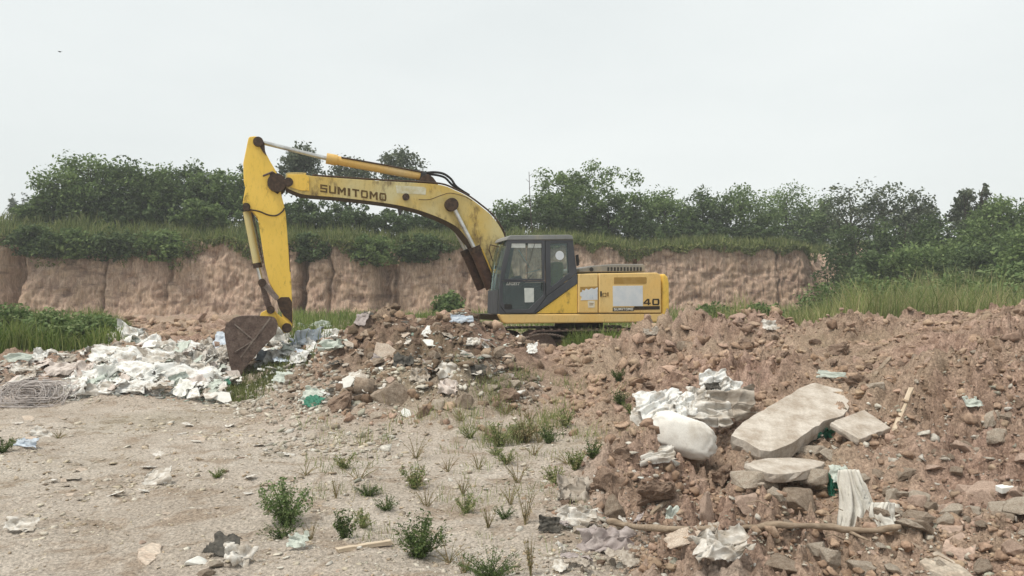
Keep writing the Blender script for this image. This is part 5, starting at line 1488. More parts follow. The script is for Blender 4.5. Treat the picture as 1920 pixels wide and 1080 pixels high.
# named sheets of the white heap, left of the bucket
named = [((213, 622, 268, 660), 'white', 'white plastic bundle on the peak of the left rubbish heap', .22), ((172, 655, 262, 690), 'white', 'long white sheet sliding down the left side of the rubbish heap', .1), ((262, 664, 330, 690), 'white', 'broad white sheet near the middle of the rubbish heap', .1),
         ((325, 645, 370, 672), 'white', 'white sheet right of the pale green strip at the top of the heap', .12), ((215, 685, 290, 712), 'white', 'flat folded white sheet in the centre of the rubbish heap', .06), ((290, 695, 395, 745), 'white', 'large smooth white sheet at the front of the rubbish heap', .10),
         ((372, 675, 420, 705), 'foam', 'white board leaning left of the bucket', .02), ((150, 700, 200, 735), 'white', 'white sheet at the front left of the rubbish heap', .12), ((118, 715, 165, 752), 'white_dirty', 'dirty bulging bag end at the left front of the rubbish heap', .16), ((140, 690, 180, 715), 'pinkish', 'tan curled sheet on the left flank of the rubbish heap', .2),
         ((365, 645, 402, 672), 'white_dirty', 'crumpled cream bundle near the top right of the rubbish heap', .26), ((398, 630, 432, 668), 'greyblue', 'bluish white sheet directly behind the bucket', .12), ((215, 722, 275, 748), 'white', 'white sheet tongue at the front foot of the rubbish heap', .1),
         ((60, 665, 92, 690), 'white', 'white crumpled sheet hooked over the low left heap', .22), ((8, 672, 60, 690), 'mint', 'pale sheet along the top of the low left heap', .12), ((18, 695, 75, 712), 'white_dirty', 'long pale roll on the low left heap', .2), ((15, 742, 70, 768), 'pinkish', 'pinkish cloth bundle at the left edge below the tangled wire', .2),
         ((320, 645, 352, 690), 'mint', 'pale green strip running down the rubbish heap', .1), ((380, 715, 432, 732), 'green', 'dark green sheet edge at the right foot of the rubbish heap', .06),
         ((92, 688, 140, 716), 'pinkish', 'pinkish pale sheet between the low left heap and the main heap', .15),
         ((490, 625, 545, 665), 'white', 'white shredded sheet just right of the bucket', .24), ((545, 628, 605, 660), 'greyblue', 'bluish white lump of sheeting right of the bucket', .2), ((600, 648, 648, 672), 'mint', 'curled pale sheet with a dark hollow right of the bucket', .25), ((545, 670, 582, 692), 'white', 'torn white piece with a pointed tip right of the bucket', .2),
         ((560, 612, 620, 632), 'mint', 'pale green sheet at the top of the rubbish right of the bucket', .2), ((515, 705, 545, 728), 'mint', 'pale mint sheet flap below the bucket', .15), ((565, 738, 606, 768), 'mint', 'striped green and white woven cloth at the left foot of the middle heap', .2), ((572, 752, 606, 775), 'green', 'green cloth hanging below the striped woven cloth', .12)]
for k, (bx_, mt, lab, amp) in enumerate(named):
    put_sheet(bx_, lab, mt, seed=300 + k, amp=amp * 1.4, n=21, lift=.08, board=(mt == 'foam'), rz=(-.35 if 'strip' in lab or 'leaning' in lab else None))
# the many unnamed sheets
def scatter_sheets(n, boxes, smin, smax, mats, label, group, seed, boards=.2, name='plastic_sheet', cat='plastic sheet', protos=8, tilt=(.1, .75), lift=.04, amp=.14):
    r = np.random.default_rng(seed)
    for k in range(n):
        x0, x1, Y0, Y1 = boxes[k % len(boxes)]
        Y = r.uniform(Y0, Y1); px = r.uniform(x0, x1); X = (px - 960) / F * Y
        mt = mats[int(r.integers(len(mats)))]
        s = r.uniform(smin, smax) * Y / F
        b_ = r.uniform() < boards
        me = board_data(mt, seed * 10 + int(r.integers(protos))) if b_ else sheet_data(mt, seed * 10 + int(r.integers(protos)), amp=amp, curl=.3)
        o = link('foam_board' if b_ else name, me)
        o.location = (X, Y, float(terrain(X, Y)) + lift * r.uniform(.3, 2.2))
        o.scale = (s * r.uniform(.8, 1.5), s * r.uniform(.6, 1.1), s)
        o.rotation_euler = (r.uniform(*tilt), r.normal(0, .3), r.normal(0, .7))
        cw0 = {'white': 'clean white', 'foam': 'chalk white', 'white_dirty': 'dirty cream', 'pinkish': 'pinkish', 'mint': 'pale green', 'greyblue': 'bluish', 'rag': 'grey', 'plaster': 'tan', 'rag_lilac': 'mauve grey', 'brown_card': 'brown', 'dark_plastic': 'blackish'}[mt]
        b0_, b1_ = min(q[0] for q in boxes), max(q[1] for q in boxes)
        side_ = ['left', 'middle', 'right'][min(2, int((px - b0_) / (b1_ - b0_) * 3))]
        Ya, Yb = min(q[2] for q in boxes), max(q[3] for q in boxes)
        row_ = ['front', 'middle depth', 'back'][min(2, int((Y - Ya) / (Yb - Ya) * 3))]
        sz_ = 'small ' if s * F / Y < smin + (smax - smin) * .4 else ('large ' if s * F / Y > smin + (smax - smin) * .75 else '')
        kind_ = sz_ + ('broken ' + cw0 + ' board ' if b_ else cw0 + ' crumpled ')
        tag(o, (kind_ + ' '.join(label.split()[1:]) if b_ else kind_ + label) + ', ' + row_ + ' ' + side_, 'board' if b_ else cat, group + (' boards, ' if b_ else ', ') + row_ + ' ' + side_)
scatter_sheets(240, [(150, 430, 13.0, 16.6), (200, 380, 13.0, 16.8), (130, 300, 12.9, 14.5), (300, 420, 12.9, 15), (370, 440, 14.5, 18)], 13, 40, ['white', 'white', 'foam', 'white_dirty', 'white_dirty', 'white_dirty', 'pinkish', 'rag', 'mint'], 'sheet in the left rubbish heap', 'sheets in the left rubbish heap', 51, boards=.3, amp=.2, tilt=(.05, 1.1), lift=.06)
scatter_sheets(52, [(485, 650, 15.5, 18.2)], 12, 32, ['white', 'white_dirty', 'greyblue', 'mint', 'white'], 'sheet in the rubbish right of the bucket', 'sheets right of the bucket', 52, boards=.1)
scatter_sheets(44, [(-10, 160, 12.8, 15)], 12, 34, ['white_dirty', 'rag', 'pinkish', 'white_dirty'], 'sheet in the low heap at the left edge', 'sheets in the low left heap', 53, boards=.1)
scatter_sheets(64, [(600, 980, 11.3, 14.2)], 9, 26, ['white_dirty', 'plaster', 'rag', 'white', 'rag_lilac', 'brown_card', 'dark_plastic', 'dark_plastic'], 'scrap lodged in the middle rubble heap', 'scraps in the middle heap', 54, boards=.45)
scatter_sheets(26, [(1040, 1440, 4.8, 6.4)], 14, 40, ['rag', 'rag_lilac', 'white_dirty', 'rag'], 'rag before the near heap', 'rags in front of the near heap', 55, boards=0, tilt=(0, .4), name='rag', cat='rag', amp=.2)
scatter_sheets(34, [(0, 620, 4.7, 11.5)], 9, 26, ['white_dirty', 'plaster', 'white_dirty', 'rag'], 'scrap trodden flat into the ground', 'scraps on the trodden ground', 56, boards=.3, tilt=(-.05, .1), lift=.012, amp=.06)

# middle heap: named pieces
put_sheet((696, 648, 752, 698), 'tan plaster board leaning on the middle heap', 'plaster', 'plaster_board', 'board', 401, board=True, tilt=R(58), rz=.35, lift=.1)
put_sheet((792, 638, 822, 658), 'small white board on top of the middle heap', 'foam', 'foam_board', 'board', 402, board=True, tilt=R(45), rz=.3, lift=.06)
put_sheet((640, 712, 664, 748), 'white upright plank piece at the left foot of the middle heap', 'foam', 'foam_board', 'board', 403, board=True, tilt=R(70), rz=-.2, lift=.12)
put_sheet((752, 770, 772, 792), 'white triangular chip in front of the middle heap', 'foam', 'foam_board', 'board', 404, board=True, tilt=R(50), lift=.05)
put_sheet((745, 625, 772, 640), 'pale board piece near the crest of the middle heap', 'plaster', 'plaster_board', 'board', 405, board=True, lift=.05)
put_sheet((820, 690, 870, 722), 'whitish crumpled bag in the middle heap', 'white_dirty', 'plastic_bag', 'bag', 406, amp=.28, n=21)
put_sheet((822, 720, 858, 748), 'pink tinged rag in the middle heap', 'pinkish', 'rag', 'rag', 407, amp=.28, n=21)
put_sheet((770, 700, 806, 724), 'grey crumpled bag left of the whitish bag in the middle heap', 'rag', 'plastic_bag', 'bag', 408, amp=.25, n=21)
put_sheet((872, 690, 912, 712), 'dark plastic film in the right half of the middle heap', 'dark_plastic', 'dark_film', 'plastic film', 409, amp=.25)
put_sheet((738, 672, 776, 700), 'dark plastic film beside the tan plaster board', 'dark_plastic', 'dark_film', 'plastic film', 410, amp=.25)
put_sheet((876, 640, 900, 655), 'pale curled scrap near the crest on the right of the middle heap', 'white_dirty', 'plastic_scrap', 'scrap', 411, amp=.25)
put_sheet((845, 598, 886, 614), 'bluish scrap on the crest of the middle heap', 'greyblue', 'plastic_scrap', 'scrap', 412, amp=.25)
put_sheet((988, 650, 1008, 672), 'white scrap on the right flank of the middle heap below the track', 'white', 'plastic_scrap', 'scrap', 413, amp=.25)
# grey pipe stub
p = G(680, 738)
a = at(664, 722, p[1] + .05); b_ = at(700, 727, p[1] + .12)
o = link('clay_pipe', tube_mesh('clay_pipe', [(0, 0, 0), tuple(b_ - a)], .13, M['rock'], 18)); o.location = a
tag(o, 'stub of a grey brown pipe lying above the big boulder', 'pipe')

scatter_rocks(72, [(1440, 1920, 4.7, 6.3), (1380, 1920, 5.6, 7.2), (1600, 1930, 4.7, 6)], 20, 46, ['rock_pale', 'rock_pink', 'rock', 'rock_pale'], 'angular broken stone in the near right rubble', 'broken stones in the near right rubble', 47, flat=(.4, .8))
# far lip of the mound: pale curled sheet
put_sheet((1430, 609, 1456, 626), 'pale curled sheet on the skyline of the right mound', 'white_dirty', 'plastic_sheet', 'plastic sheet', 414, amp=.3)
put_sheet((1205, 616, 1236, 630), 'mossy pale sheet lying on the mound below the counterweight', 'rag', 'plastic_sheet', 'plastic sheet', 415, amp=.3, lift=0)

# white sack and the sheets around it
def sack(name, cx, cy, Y, w, h, d, label, mat='sack', seed=1, rx=0, ry=0, rz=0):
    nu, nv = 64, 40
    u = np.linspace(0, 2 * math.pi, nu, endpoint=False); v = np.linspace(-math.pi / 2, math.pi / 2, nv)
    U, Vv = np.meshgrid(u, v, indexing='ij')
    e = .52
    f = lambda t: np.sign(t) * np.abs(t) ** e
    x = f(np.cos(Vv)) * f(np.cos(U)); y = f(np.cos(Vv)) * f(np.sin(U)); z = f(np.sin(Vv))
    x, y, z = z, y, x                    # poles to the two ends
    tap = 1 - .28 * np.clip(x, 0, 1) ** 2 - .10 * np.clip(-x, 0, 1) ** 2
    y, z = y * tap, z * tap
    z = z - .10 * x
    wr = .05 * np.abs(pn(x * 5 + 2 * z, z * 2.2 - y, seed + 11)) + .05 * pn(x * 1.6, z * 1.6 + y, seed + 8) + .05 * np.abs(pn(x * 3.2 + z * 2, z * 4, seed + 9)) - .03 + .030 * pn(U * 2.5, Vv * 2, seed) + .035 * np.abs(pn(x * 2.5 + 3, z * 2.5, seed + 1)) + .02 * np.abs(pn(U * 6, x * 5, seed + 2)) * (1 - np.abs(x)) + .03 * np.abs(x) ** 6 * np.sin(U * 14)
    seam = -.055 * np.exp(-((x - .08 + .12 * z) / .035) ** 2)
    s = 1 + wr + seam
    zz = np.where(z > 0, z * (1 - .16 * (1 + np.cos(x * 2.4)) * .5), z)
    V = np.stack([x * w / 2 * (1 + wr), y * d / 2 * s, zz * h / 2 * s], -1).reshape(-1, 3)
    idx = np.arange(nu * nv).reshape(nu, nv)
    Fq = np.stack([idx, np.roll(idx, -1, 0)], -1)
    Fc = np.stack([Fq[:, :-1, 0], Fq[:, :-1, 1], Fq[:, 1:, 1], Fq[:, 1:, 0]], -1).reshape(-1, 4)
    o = link(name, mk_np(name, V, Fc, M[mat], True))
    o.location = at(cx, cy, Y); o.rotation_euler = (rx, ry, rz)
    return tag(o, label, 'sack')
sack('filled_sack', 1281, 815, 7.55, .66, .43, .44, 'plump filled white sack lying on the earth left of the large slab', seed=3, ry=R(14), rz=R(-8), rx=R(-8))
ssp = [((1192, 732, 1282, 786), 'white', 'stiff white sheet rising behind the left end of the plump sack', .16, 7.9), ((1184, 768, 1232, 802), 'white_dirty', 'cream sheet flap left of the plump sack', .14, 7.85), ((1262, 738, 1302, 782), 'white', 'white twisted sack neck above the plump sack', .28, 7.85),
       ((1290, 755, 1365, 800), 'white_dirty', 'cream crumpled cloth right behind the plump sack', .26, 8.2), ((1312, 698, 1362, 738), 'white', 'upper white sack folded over with a dark opening', .24, 8.75), ((1350, 712, 1392, 752), 'white', 'white sack side hanging right of the dark opening', .22, 8.7),
       ((1330, 735, 1412, 792), 'rag', 'long grey striped cloth trailing down from the upper white sack', .24, 8.45), ((1290, 730, 1330, 765), 'white_dirty', 'crumpled cream sacking between the two white sacks', .28, 8.5)]
for k, (bx_, mt, lab, amp, Yd) in enumerate(ssp):
    put_sheet(bx_, lab, mt, 'sack_sheet', 'sacking', 430 + k, amp=amp, Y=Yd, n=25, tilt=R(52), lift=0, curl=.3)
put_sheet((1322, 716, 1350, 732), 'dark sheet painting the shaded opening of the folded upper sack', 'dark_plastic', 'opening_shade', 'cloth', 440, amp=.2, Y=8.55, tilt=R(60), lift=0)  # shade inside the sack mouth, put in as a dark sheet
put_sheet((1196, 852, 1266, 880), 'curled cream sheet below the left end of the plump sack', 'white_dirty', 'plastic_sheet', 'plastic sheet', 441, amp=.2, n=21)

# hanging cloth by the rounded slab
def folds(name, box, Y, label, mat, seed, nfold=5, lean=R(20), amp=.035, gather=.55):
    x0, y0, x1, y1 = box
    Y = G((x0 + x1) / 2, y1)[1] - .02
    k = Y / F; w, h = (x1 - x0) * k, (y1 - y0) * k / math.cos(lean)
    Y = Y + h * math.sin(lean)
    nu, nv = 48, 26
    u, v = np.meshgrid(np.linspace(-.5, .5, nu), np.linspace(0, 1, nv), indexing='ij')
    g = gather + (1 - gather) * v ** .8
    X = u * w * g + .06 * w * np.sin(v * 5 + seed) + .04 * w * pn(u * 4, v * 3, seed)
    Z = -v * h * (1 + .12 * pn(u * 3, v * 0, seed + 1))
    q = u * nfold + .9 * pn(u * 2 + seed, v * 1.2, seed + 2)
    D = amp * (1.5 * pn(q * 1.3, v * .5, seed + 4) + 1.1 * np.abs(pn(q * 2.3 + 7, v * .8, seed + 5)) + .5 * pn(q * 5, v * 2.5, seed + 6)) * (.5 + .8 * v) + .10 * w * (u * 2) ** 2
    X = X + .10 * w * pn(v * 2.2, u * 2, seed + 7) * v
    Z = Z + .05 * h * np.abs(pn(u * 7, v * 0 + 3, seed + 8)) * v
    V = np.stack([X, D + Z * 0, Z], -1).reshape(-1, 3)
    idx = np.arange(nu * nv).reshape(nu, nv)
    Fc = np.stack([idx[:-1, :-1], idx[1:, :-1], idx[1:, 1:], idx[:-1, 1:]], -1).reshape(-1, 4)
    o = link(name, mk_np(name, V, Fc, M[mat], True))
    so = o.modifiers.new('thickness', 'SOLIDIFY'); so.thickness = .006
    o.location = at((x0 + x1) / 2, y0, Y); o.rotation_euler = (-lean, 0, 0)
    return tag(o, label, 'cloth')
folds('sack_cloth', (1556, 880, 1642, 996), 6.45, 'empty white sack hanging in folds right of the rounded slab', 'sack_cloth', 5, 4.5, gather=.45)
folds('sack_cloth', (1632, 942, 1682, 992), 6.2, 'small pale sack corner right of the hanging folded sack', 'sack_cloth', 9, 2.5, gather=.9, amp=.025)
put_sheet((1556, 872, 1592, 908), 'green plastic sack top above the hanging folded sack', 'mint', 'plastic_sheet', 'plastic sheet', 445, amp=.2, Y=6.5, tilt=R(60), lift=0)
put_sheet((1553, 898, 1582, 926), 'dark green plastic scrap behind the hanging folded sack', 'green', 'plastic_sheet', 'plastic sheet', 446, amp=.2, Y=6.6, tilt=R(60), lift=0)
put_sheet((1246, 950, 1276, 990), 'mint green torn plastic beside the pole', 'mint', 'plastic_sheet', 'plastic sheet', 447, amp=.2, Y=6.1, tilt=R(65), lift=0)
put_sheet((1250, 1008, 1316, 1036), 'pale grey stiff sheet lying below the pole', 'plaster', 'plastic_sheet', 'plastic sheet', 448, amp=.1, lift=.05)
put_sheet((1300, 1018, 1400, 1065), 'twisted cream rags at the bottom below the pole', 'white_dirty', 'rag', 'rag', 449, amp=.35, n=27)
put_sheet((1085, 1010, 1185, 1055), 'lilac grey rag at the front of the near heap', 'rag_lilac', 'rag', 'rag', 450, amp=.25, n=25)
put_sheet((1046, 968, 1120, 1002), 'cream rag at the left end of the pole', 'white_dirty', 'rag', 'rag', 451, amp=.3, n=25)
put_sheet((1040, 908, 1110, 952), 'grey curled cloth on the left shoulder of the near heap', 'rag', 'rag', 'rag', 452, amp=.3, n=25)
put_sheet((1010, 985, 1050, 1010), 'dark plastic film at the far left of the near heap', 'dark_plastic', 'dark_film', 'plastic film', 453, amp=.25)
put_sheet((272, 892, 322, 922), 'crumpled white scrap on the trodden ground at the left', 'white_dirty', 'plastic_scrap', 'scrap', 454, amp=.25)
put_sheet((12, 985, 70, 1008), 'crumpled pale scrap near the bottom left edge', 'white_dirty', 'plastic_scrap', 'scrap', 455, amp=.2)
put_sheet((30, 832, 70, 848), 'blue tinted plastic scrap at the left edge of the trodden ground', 'greyblue', 'plastic_scrap', 'scrap', 456, amp=.25)
put_sheet((60, 812, 95, 830), 'white scrap lying on the ground below the low left heap', 'white_dirty', 'plastic_scrap', 'scrap', 457, amp=.2)
put_sheet((540, 1018, 580, 1040), 'mint green scrap on the ground left of the pale board', 'mint', 'plastic_scrap', 'scrap', 458, amp=.25)
put_sheet((392, 1026, 446, 1052), 'dark sheet painting the shade of the small hole at the bottom left', 'dark_plastic', 'dark_film', 'plastic film', 459, amp=.15, tilt=R(20))  # darkness of the hole, put in as a dark sheet on level ground
put_sheet((420, 1040, 470, 1075), 'whitish torn plastic beside the small dark hole', 'white_dirty', 'plastic_scrap', 'scrap', 460, amp=.3)
put_sheet((1795, 752, 1838, 774), 'mint green netting scrap on the slope right of the plank', 'mint', 'plastic_scrap', 'scrap', 461, amp=.2)
put_sheet((1535, 706, 1585, 718), 'pale green strip behind the top of the large slab', 'mint', 'plastic_scrap', 'scrap', 462, amp=.15)
# white brick at the right
p = G(1889, 925)
o = link('brick', mk('brick', [(sx * .055, sy * .035, z) for sx in (-1, 1) for sy in (-1, 1) for z in (0, .05)], [(0, 1, 3, 2), (4, 6, 7, 5), (0, 4, 5, 1), (2, 3, 7, 6), (0, 2, 6, 4), (1, 5, 7, 3)], M['foam']))
o.location = p + np.array([0, .03, .005]); o.rotation_euler = (.1, -.1, .1); bevel(o, .006); tag(o, 'small white brick on the slope near the right edge', 'brick')

# ------------------------------------------------------------------ wood
def beam(name, a, b_, w, t, mat, label, cat):
    a, b_ = Vector(a), Vector(b_)
    d = b_ - a; ln = d.length
    r = np.random.default_rng(int(ln * 1000))
    ns = 9
    vs, fs = [], []
    for i in range(ns):
        x = ln * i / (ns - 1)
        for sy, sz in ((-1, -1), (1, -1), (1, 1), (-1, 1)):
            vs.append((x + (r.normal(0, .012) if i in (0, ns - 1) else 0), sy * w / 2 + r.normal(0, .0015), sz * t / 2 + r.normal(0, .0015)))
    for i in range(ns - 1):
        for k in range(4):
            fs.append((i * 4 + k, i * 4 + (k + 1) % 4, i * 4 + 4 + (k + 1) % 4, i * 4 + 4 + k))
    fs += [(3, 2, 1, 0), tuple((ns - 1) * 4 + k for k in range(4))]
    o = link(name, mk(name, vs, fs, mat))
    o.location = a
    o.rotation_euler = d.to_track_quat('X', 'Z').to_euler()
    bevel(o, .003)
    return tag(o, label, cat)
beam('wood_plank', at(1677, 806, G(1677, 806)[1] - .02), at(1708, 730, G(1708, 730)[1] - .25), .05, .022, M['wood_pale'], 'pale wooden plank leaning on the slope beside the square slab', 'plank')
beam('wood_board', G(632, 1037) + np.array([0, 0, .02]), G(732, 1024) + np.array([0, 0, .03]), .045, .03, M['wood_pale'], 'pale narrow board lying left of the dark green weed', 'board')
beam('wood_lath', at(1222, 962, 6.15), at(1272, 922, 6.6), .035, .025, M['wood'], 'dark broken lath sticking up behind the pole', 'lath')
beam('wood_lath', at(1010, 1, 1) * 0 + G(680, 640) + np.array([0, 0, .05]), G(705, 612) + np.array([0, 0, .05]), .04, .03, M['wood'], 'brown lath on the left crest of the middle heap', 'lath')
beam('wood_lath', G(1640, 710) + np.array([0, 0, .04]), G(1668, 680) + np.array([0, 0, .06]), .05, .03, M['wood'], 'short brown lath on the mound above the large slab', 'lath')
pole = [G(x_, y_ + 4) * np.array([1, .995, 1]) + np.array([0, 0, .025]) for x_, y_ in ((1140, 977), (1180, 985), (1250, 990), (1320, 992), (1400, 989), (1480, 985), (1560, 989), (1640, 993), (1690, 986))]
yl = np.polyfit(range(9), [q[1] for q in pole], 1)
pole = [at(x_, y_, min(np.polyval(yl, i_), pole[i_][1]) - .04) for i_, (x_, y_) in enumerate(((1140, 977), (1180, 985), (1250, 990), (1320, 992), (1400, 989), (1480, 985), (1560, 989), (1640, 993), (1690, 986)))]
r = np.random.default_rng(5)
pp = smooth_poly([tuple(q) for q in pole], 4)
pp = [np.array(q) + r.normal(0, .006, 3) for q in pp]
rad = [.021 * (1 + .3 * math.sin(i * 1.1) * r.uniform(.2, 1)) for i in range(len(pp))]
rad[0] = .022; rad[-1] = .012
o = link('wooden_pole', tube_mesh('wooden_pole', [np.array(q) - pole[0] for q in pp], rad, M['wood'], 10)); o.location = pole[0]
tag(o, 'long crooked wooden pole lying across the front of the near heap', 'pole')
for (x0, y0, x1, y1, Yd) in ((1400, 993, 1425, 1022, 5.85), (1425, 990, 1448, 1024, 5.8), (1590, 996, 1630, 1014, 5.85), (1640, 992, 1700, 1004, 5.9)):
    Yd = pole[4][1] - .03
    a, b_ = at(x0, y0, Yd + .05), at(x1, y1, Yd - .1)
    link('branch_stub', tube_mesh('branch_stub', [np.array(a) - pole[0], (np.array(a) + b_) / 2 - pole[0] + r.normal(0, .01, 3), np.array(b_) - pole[0]], [.014, .01, .005], M['wood'], 7), o)
# twigs
for k in range(26):
    r = np.random.default_rng(700 + k)
    if k < 14: px, py = r.uniform(1440, 1760), r.uniform(880, 1060)
    else: px, py = r.uniform(560, 980), r.uniform(640, 780)
    p = G(px, py); a = r.uniform(0, 6.28); ln = r.uniform(.1, .3)
    q = np.array([math.cos(a) * ln, math.sin(a) * ln * .6, .03])
    o = link('twig', tube_mesh('twig', [(0, 0, 0), tuple(q * .5 + np.array([0, 0, .03])), tuple(q)], [.006, .005, .003], M['wood'], 5)); o.location = p + np.array([0, 0, .02])
    tag(o, 'thin dry twig lying on the near right rubble' if k < 14 else 'thin dry twig lying on the middle rubble heap', 'twig', 'twigs on the near right rubble' if k < 14 else 'twigs on the middle heap')
# roots in the near slope
# tangled wire at the left edge, green netting between the slabs
def tangle(name, box, mat, label, cat, n, seed, rad, Y=None, lift=.0, dz=1.0):
    x0, y0, x1, y1 = box
    r = np.random.default_rng(seed)
    p = G((x0 + x1) / 2, y1) if Y is None else at((x0 + x1) / 2, y1, Y)
    k = p[1] / F; w, h = (x1 - x0) * k, (y1 - y0) * k
    parts = []
    for i in range(n):
        c = np.array([r.uniform(-.25, .25) * w, r.uniform(-.2, .2) * w, h * (.35 + .25 * r.uniform(-1, 1))])
        ax, bz = r.uniform(.2, .45) * w, r.uniform(.2, .5) * h * dz
        ph, tl = r.uniform(0, 6.28), r.normal(0, .4)
        t = np.linspace(0, r.uniform(3.5, 6.5), 18) + ph
        P = np.stack([c[0] + ax * np.cos(t), c[1] + .4 * ax * np.sin(t + tl), c[2] + bz * np.sin(t) + .05 * h * np.sin(3 * t)], 1)
        P[:, 2] = P[:, 2].clip(0.005, h)
        tube_np(parts, [tuple(q) for q in P], [rad] * len(P), 4)
    o = link(name, mk_np(name, *merge(parts), M[mat])); o.location = p + np.array([0, w * .2, lift])
    return tag(o, label, cat)
tangle('tangled_wire', (-25, 712, 108, 762), 'wire', 'grey tangled bundle of wire and cord at the left edge', 'wire bundle', 70, 61, .007)
put_sheet((1503, 806, 1562, 838), 'dark green plastic netting bunched between the two slabs', 'green', 'green_netting', 'netting', 470, amp=.4, n=29, lift=.03)
tangle('green_netting', (1560, 880, 1586, 930), 'net', 'green netting bunched at the head of the hanging folded sack', 'netting', 40, 63, .005, Y=6.55)

# ------------------------------------------------------------------ weeds
def weed(px, py, h_px, w_px, label, kind='leafy', seed=0, name='weed', group=None, mat=None):
    p = G(px, py)
    k = p[1] / F
    h, w = h_px * k, w_px * k
    r = np.random.default_rng(seed + 3000)
    root = empty(name, p - np.array([0, 0, .01]))
    tag(root, label, 'weed', group)
    ns = {'leafy': 20, 'bush': 44, 'dry': 14, 'thin': 4}[kind]
    st, lv = [], []
    for i in range(ns):
        a = r.uniform(0, 6.28); sp = w * .62 * r.uniform(.1, 1) ** .6 if kind != 'thin' else w * .5 * r.uniform(0, 1)
        hh = h * r.uniform(.45, 1.0) * (1 - .25 * (sp / (w * .62)) ** 2)
        tip = np.array([math.cos(a) * sp, math.sin(a) * sp * .8, hh])
        mid = tip * np.array([.5, .5, .6])
        t0 = np.array([r.normal(0, .03 * w), r.normal(0, .03 * w), 0])
        sr = max(.0018, .0018 * p[1] / 6)
        tube_np(st, [t0, mid, tip], [sr * 1.3, sr, sr * .5], 4)
        nl = {'leafy': 30, 'bush': 44, 'dry': 6, 'thin': 10}[kind]
        t = r.uniform(.12, 1, nl)[:, None]
        P_ = (1 - t) ** 2 * t0 + 2 * t * (1 - t) * mid + t * t * tip
        P_ = P_ + r.normal(0, .045 * h if kind in ('leafy', 'bush') else .015 * h, (nl, 3))
        P_[:, 2] = np.maximum(P_[:, 2], .01)
        lv.append(P_)
    link('stem', mk_np('stem', *merge(st), M['dry'] if kind in ('dry', 'thin') else M['leaf_weed']), root)
    C = np.concatenate(lv)
    lm_ = mat or {'leafy': 'leaf_weed', 'bush': 'leaf_weed', 'dry': 'dry', 'thin': 'leaf_pale'}[kind]
    V, Fc = leaf_quads(C, r.uniform(.6, 1.4, len(C)) * ({'bush': .075, 'leafy': .11}.get(kind, .07) * h), r, flat=.25, asp=.38, upn=.5)
    link('leaf', mk_np('leaf', V, Fc, M[lm_]), root)['kind'] = 'stuff'
    return root
weed(537, 985, 100, 95, 'bright green feathery weed on the trodden ground, left of centre', 'bush', 1, mat='leaf_pale')
weed(530, 1010, 45, 80, 'low green weed at the foot of the bright feathery one', 'leafy', 2)
weed(787, 1045, 92, 92, 'dark green bushy weed beside the pale narrow board', 'bush', 3)
weed(920, 1085, 62, 115, 'dark green bushy weed cut by the bottom edge', 'bush', 4)
weed(645, 1010, 62, 40, 'slim dark weed between the feathery weed and the board', 'leafy', 5)
weed(690, 930, 28, 52, 'small dark green weed clump in the middle of the flat', 'bush', 6)
weed(725, 958, 34, 46, 'small green weed right of the small dark clump', 'leafy', 7)
weed(945, 972, 30, 44, 'low dark weed left of the near heap', 'leafy', 8)
weed(408, 895, 22, 40, 'small grass like weed on the pale ground at the left', 'leafy', 9, mat='grass')
weed(672, 900, 50, 90, 'yellowish spreading tuft in the middle of the flat', 'dry', 10, mat='grass_dry')
for k, (px, py, h, w, lab) in enumerate(((780, 860, 62, 60, 'tall dry stalks in front of the middle heap'), (788, 905, 40, 45, 'pale dry tuft below the tall dry stalks'), (840, 885, 35, 40, 'short dry stalks right of the pale dry tuft'), (897, 880, 40, 40, 'dry stalks on the bare soil in the centre'), (970, 905, 62, 70, 'brownish dry stalks left of the near heap'), (985, 985, 90, 34, 'tall thin stalk at the left end of the near heap'), (800, 950, 55, 70, 'brown branching stalks behind the dark bushy weed'), (630, 935, 50, 16, 'single upright dry stalk right of the feathery weed'), (110, 822, 22, 34, 'dry tuft on the ground at the far left'), (995, 1080, 110, 26, 'thin tall stalk at the bottom right of centre'), (870, 1075, 60, 40, 'dry curved stalks left of the bottom edge weed'), (505, 960, 46, 44, 'brownish weed leaning left of the feathery weed'))):
    weed(px, py, h, w, lab, 'dry', 20 + k)
for k, (px, py, h, w, lab) in enumerate(((935, 838, 52, 55, 'yellow green weed at the right foot of the middle heap'), (985, 830, 46, 50, 'brown green weed right of the yellow green one'), (1030, 832, 42, 50, 'low weed on the flat below the right flank of the middle heap'), (1060, 800, 40, 40, 'weed at the foot of the saddle between the heaps'), (1165, 760, 36, 40, 'weed on the slope left of the white sacks'), (1185, 780, 34, 40, 'yellowish weed beside the stiff white sheet'), (1110, 860, 40, 40, 'weed left of the brown earth lump'), (1160, 715, 30, 30, 'small weed high on the saddle between the heaps'), (950, 870, 34, 44, 'pale weed on the bare soil'), (5, 850, 40, 50, 'dark weed at the left edge'))):
    weed(px, py, h, w, lab, 'leafy', 50 + k, mat=['grass_dry', 'dry', 'leaf_weed', 'grass_dry', 'leaf_weed', 'grass_dry', 'leaf_weed', 'leaf_weed', 'grass_dry', 'leaf_weed'][k])
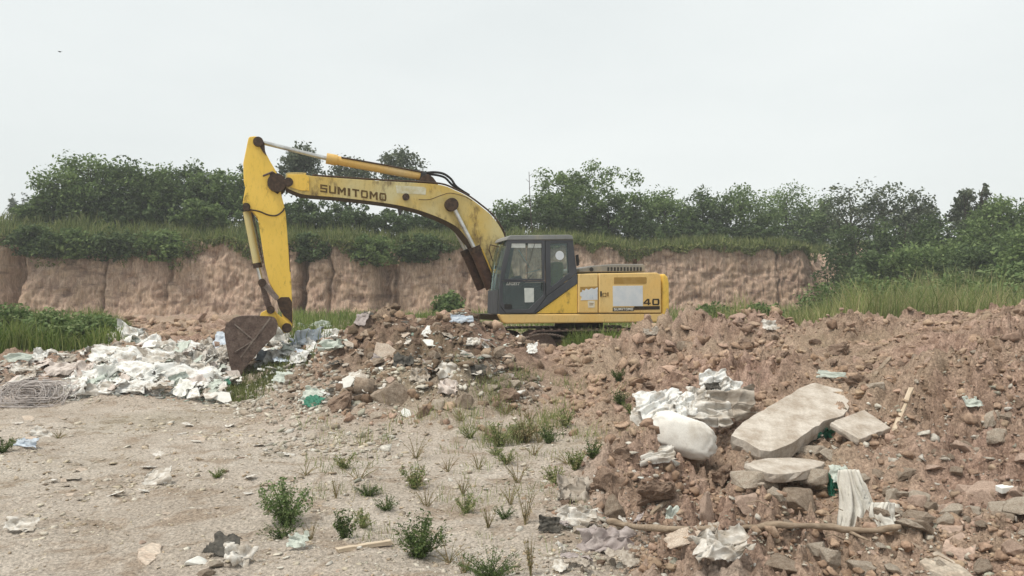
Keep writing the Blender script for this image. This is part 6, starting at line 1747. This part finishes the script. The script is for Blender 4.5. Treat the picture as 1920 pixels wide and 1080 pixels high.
for k in range(26):
    r = np.random.default_rng(800 + k)
    px, py = (r.uniform(860, 1120), r.uniform(775, 930)) if k < 15 else (r.uniform(560, 1000), r.uniform(860, 1060))
    kd = ['dry', 'leafy', 'dry'][k % 3]
    row_ = 'near the foot of the middle heap' if py < 850 else ('on the central flat' if py < 960 else 'on the ground near the bottom edge')
    sd_ = 'left of centre' if px < 800 else ('at the centre' if px < 960 else 'right of centre')
    weed(px, py, r.uniform(24, 52) * (1 if py < 900 else 1.2), r.uniform(28, 60), ('dry brownish stalks ' if kd == 'dry' else 'small yellow green tuft ') + row_ + ', ' + sd_, kd, 100 + k, mat='grass_dry' if kd == 'leafy' else None, group='small weeds on the flat')
# bird
p = at(112, 97, 32)
bv = [(-.22, .05, .08), (-.1, .02, .02), (0, .12, 0), (.1, .02, .02), (.22, .05, .08), (-.09, -.06, .0), (.09, -.06, .0), (0, -.16, .0), (0, 0, -.05), (0, .0, .04)]
bf = [(0, 1, 5), (4, 6, 3), (1, 2, 9), (2, 3, 9), (1, 9, 5), (3, 6, 9), (5, 9, 7), (6, 7, 9), (1, 8, 2), (2, 8, 3), (5, 8, 1), (3, 8, 6), (7, 8, 5), (6, 8, 7)]
o = link('speck', mk('speck', [tuple(.6 * c for c in v) for v in bv], bf, M['speck'])); o.location = p  # unidentified dark speck, given birdlike wings
tag(o, 'tiny dark bird alone in the sky at the upper left', 'speck')

# ------------------------------------------------------------------ thin haze
m = bpy.data.materials.new('haze')
m.use_nodes = True
nt = m.node_tree
nt.nodes.remove(nt.nodes['Principled BSDF'])
pvn = N(nt, 'ShaderNodeVolumePrincipled', inp={'Color': (0.92, 0.95, 0.96, 1), 'Density': 0.0014})
nt.links.new(pvn.outputs[0], nt.nodes['Material Output'].inputs['Volume'])
hx_, hy0, hy1, hz0, hz1 = 2900, -30, 1000, -1.6, 15.5
o = link('haze', mk('haze', [(sx * hx_, y, z) for sx in (-1, 1) for y in (hy0, hy1) for z in (hz0, hz1)], [(0, 1, 3, 2), (4, 6, 7, 5), (0, 4, 5, 1), (2, 3, 7, 6), (0, 2, 6, 4), (1, 5, 7, 3)], m))
tag(o, kind='stuff', label='thin pale haze over the whole place')
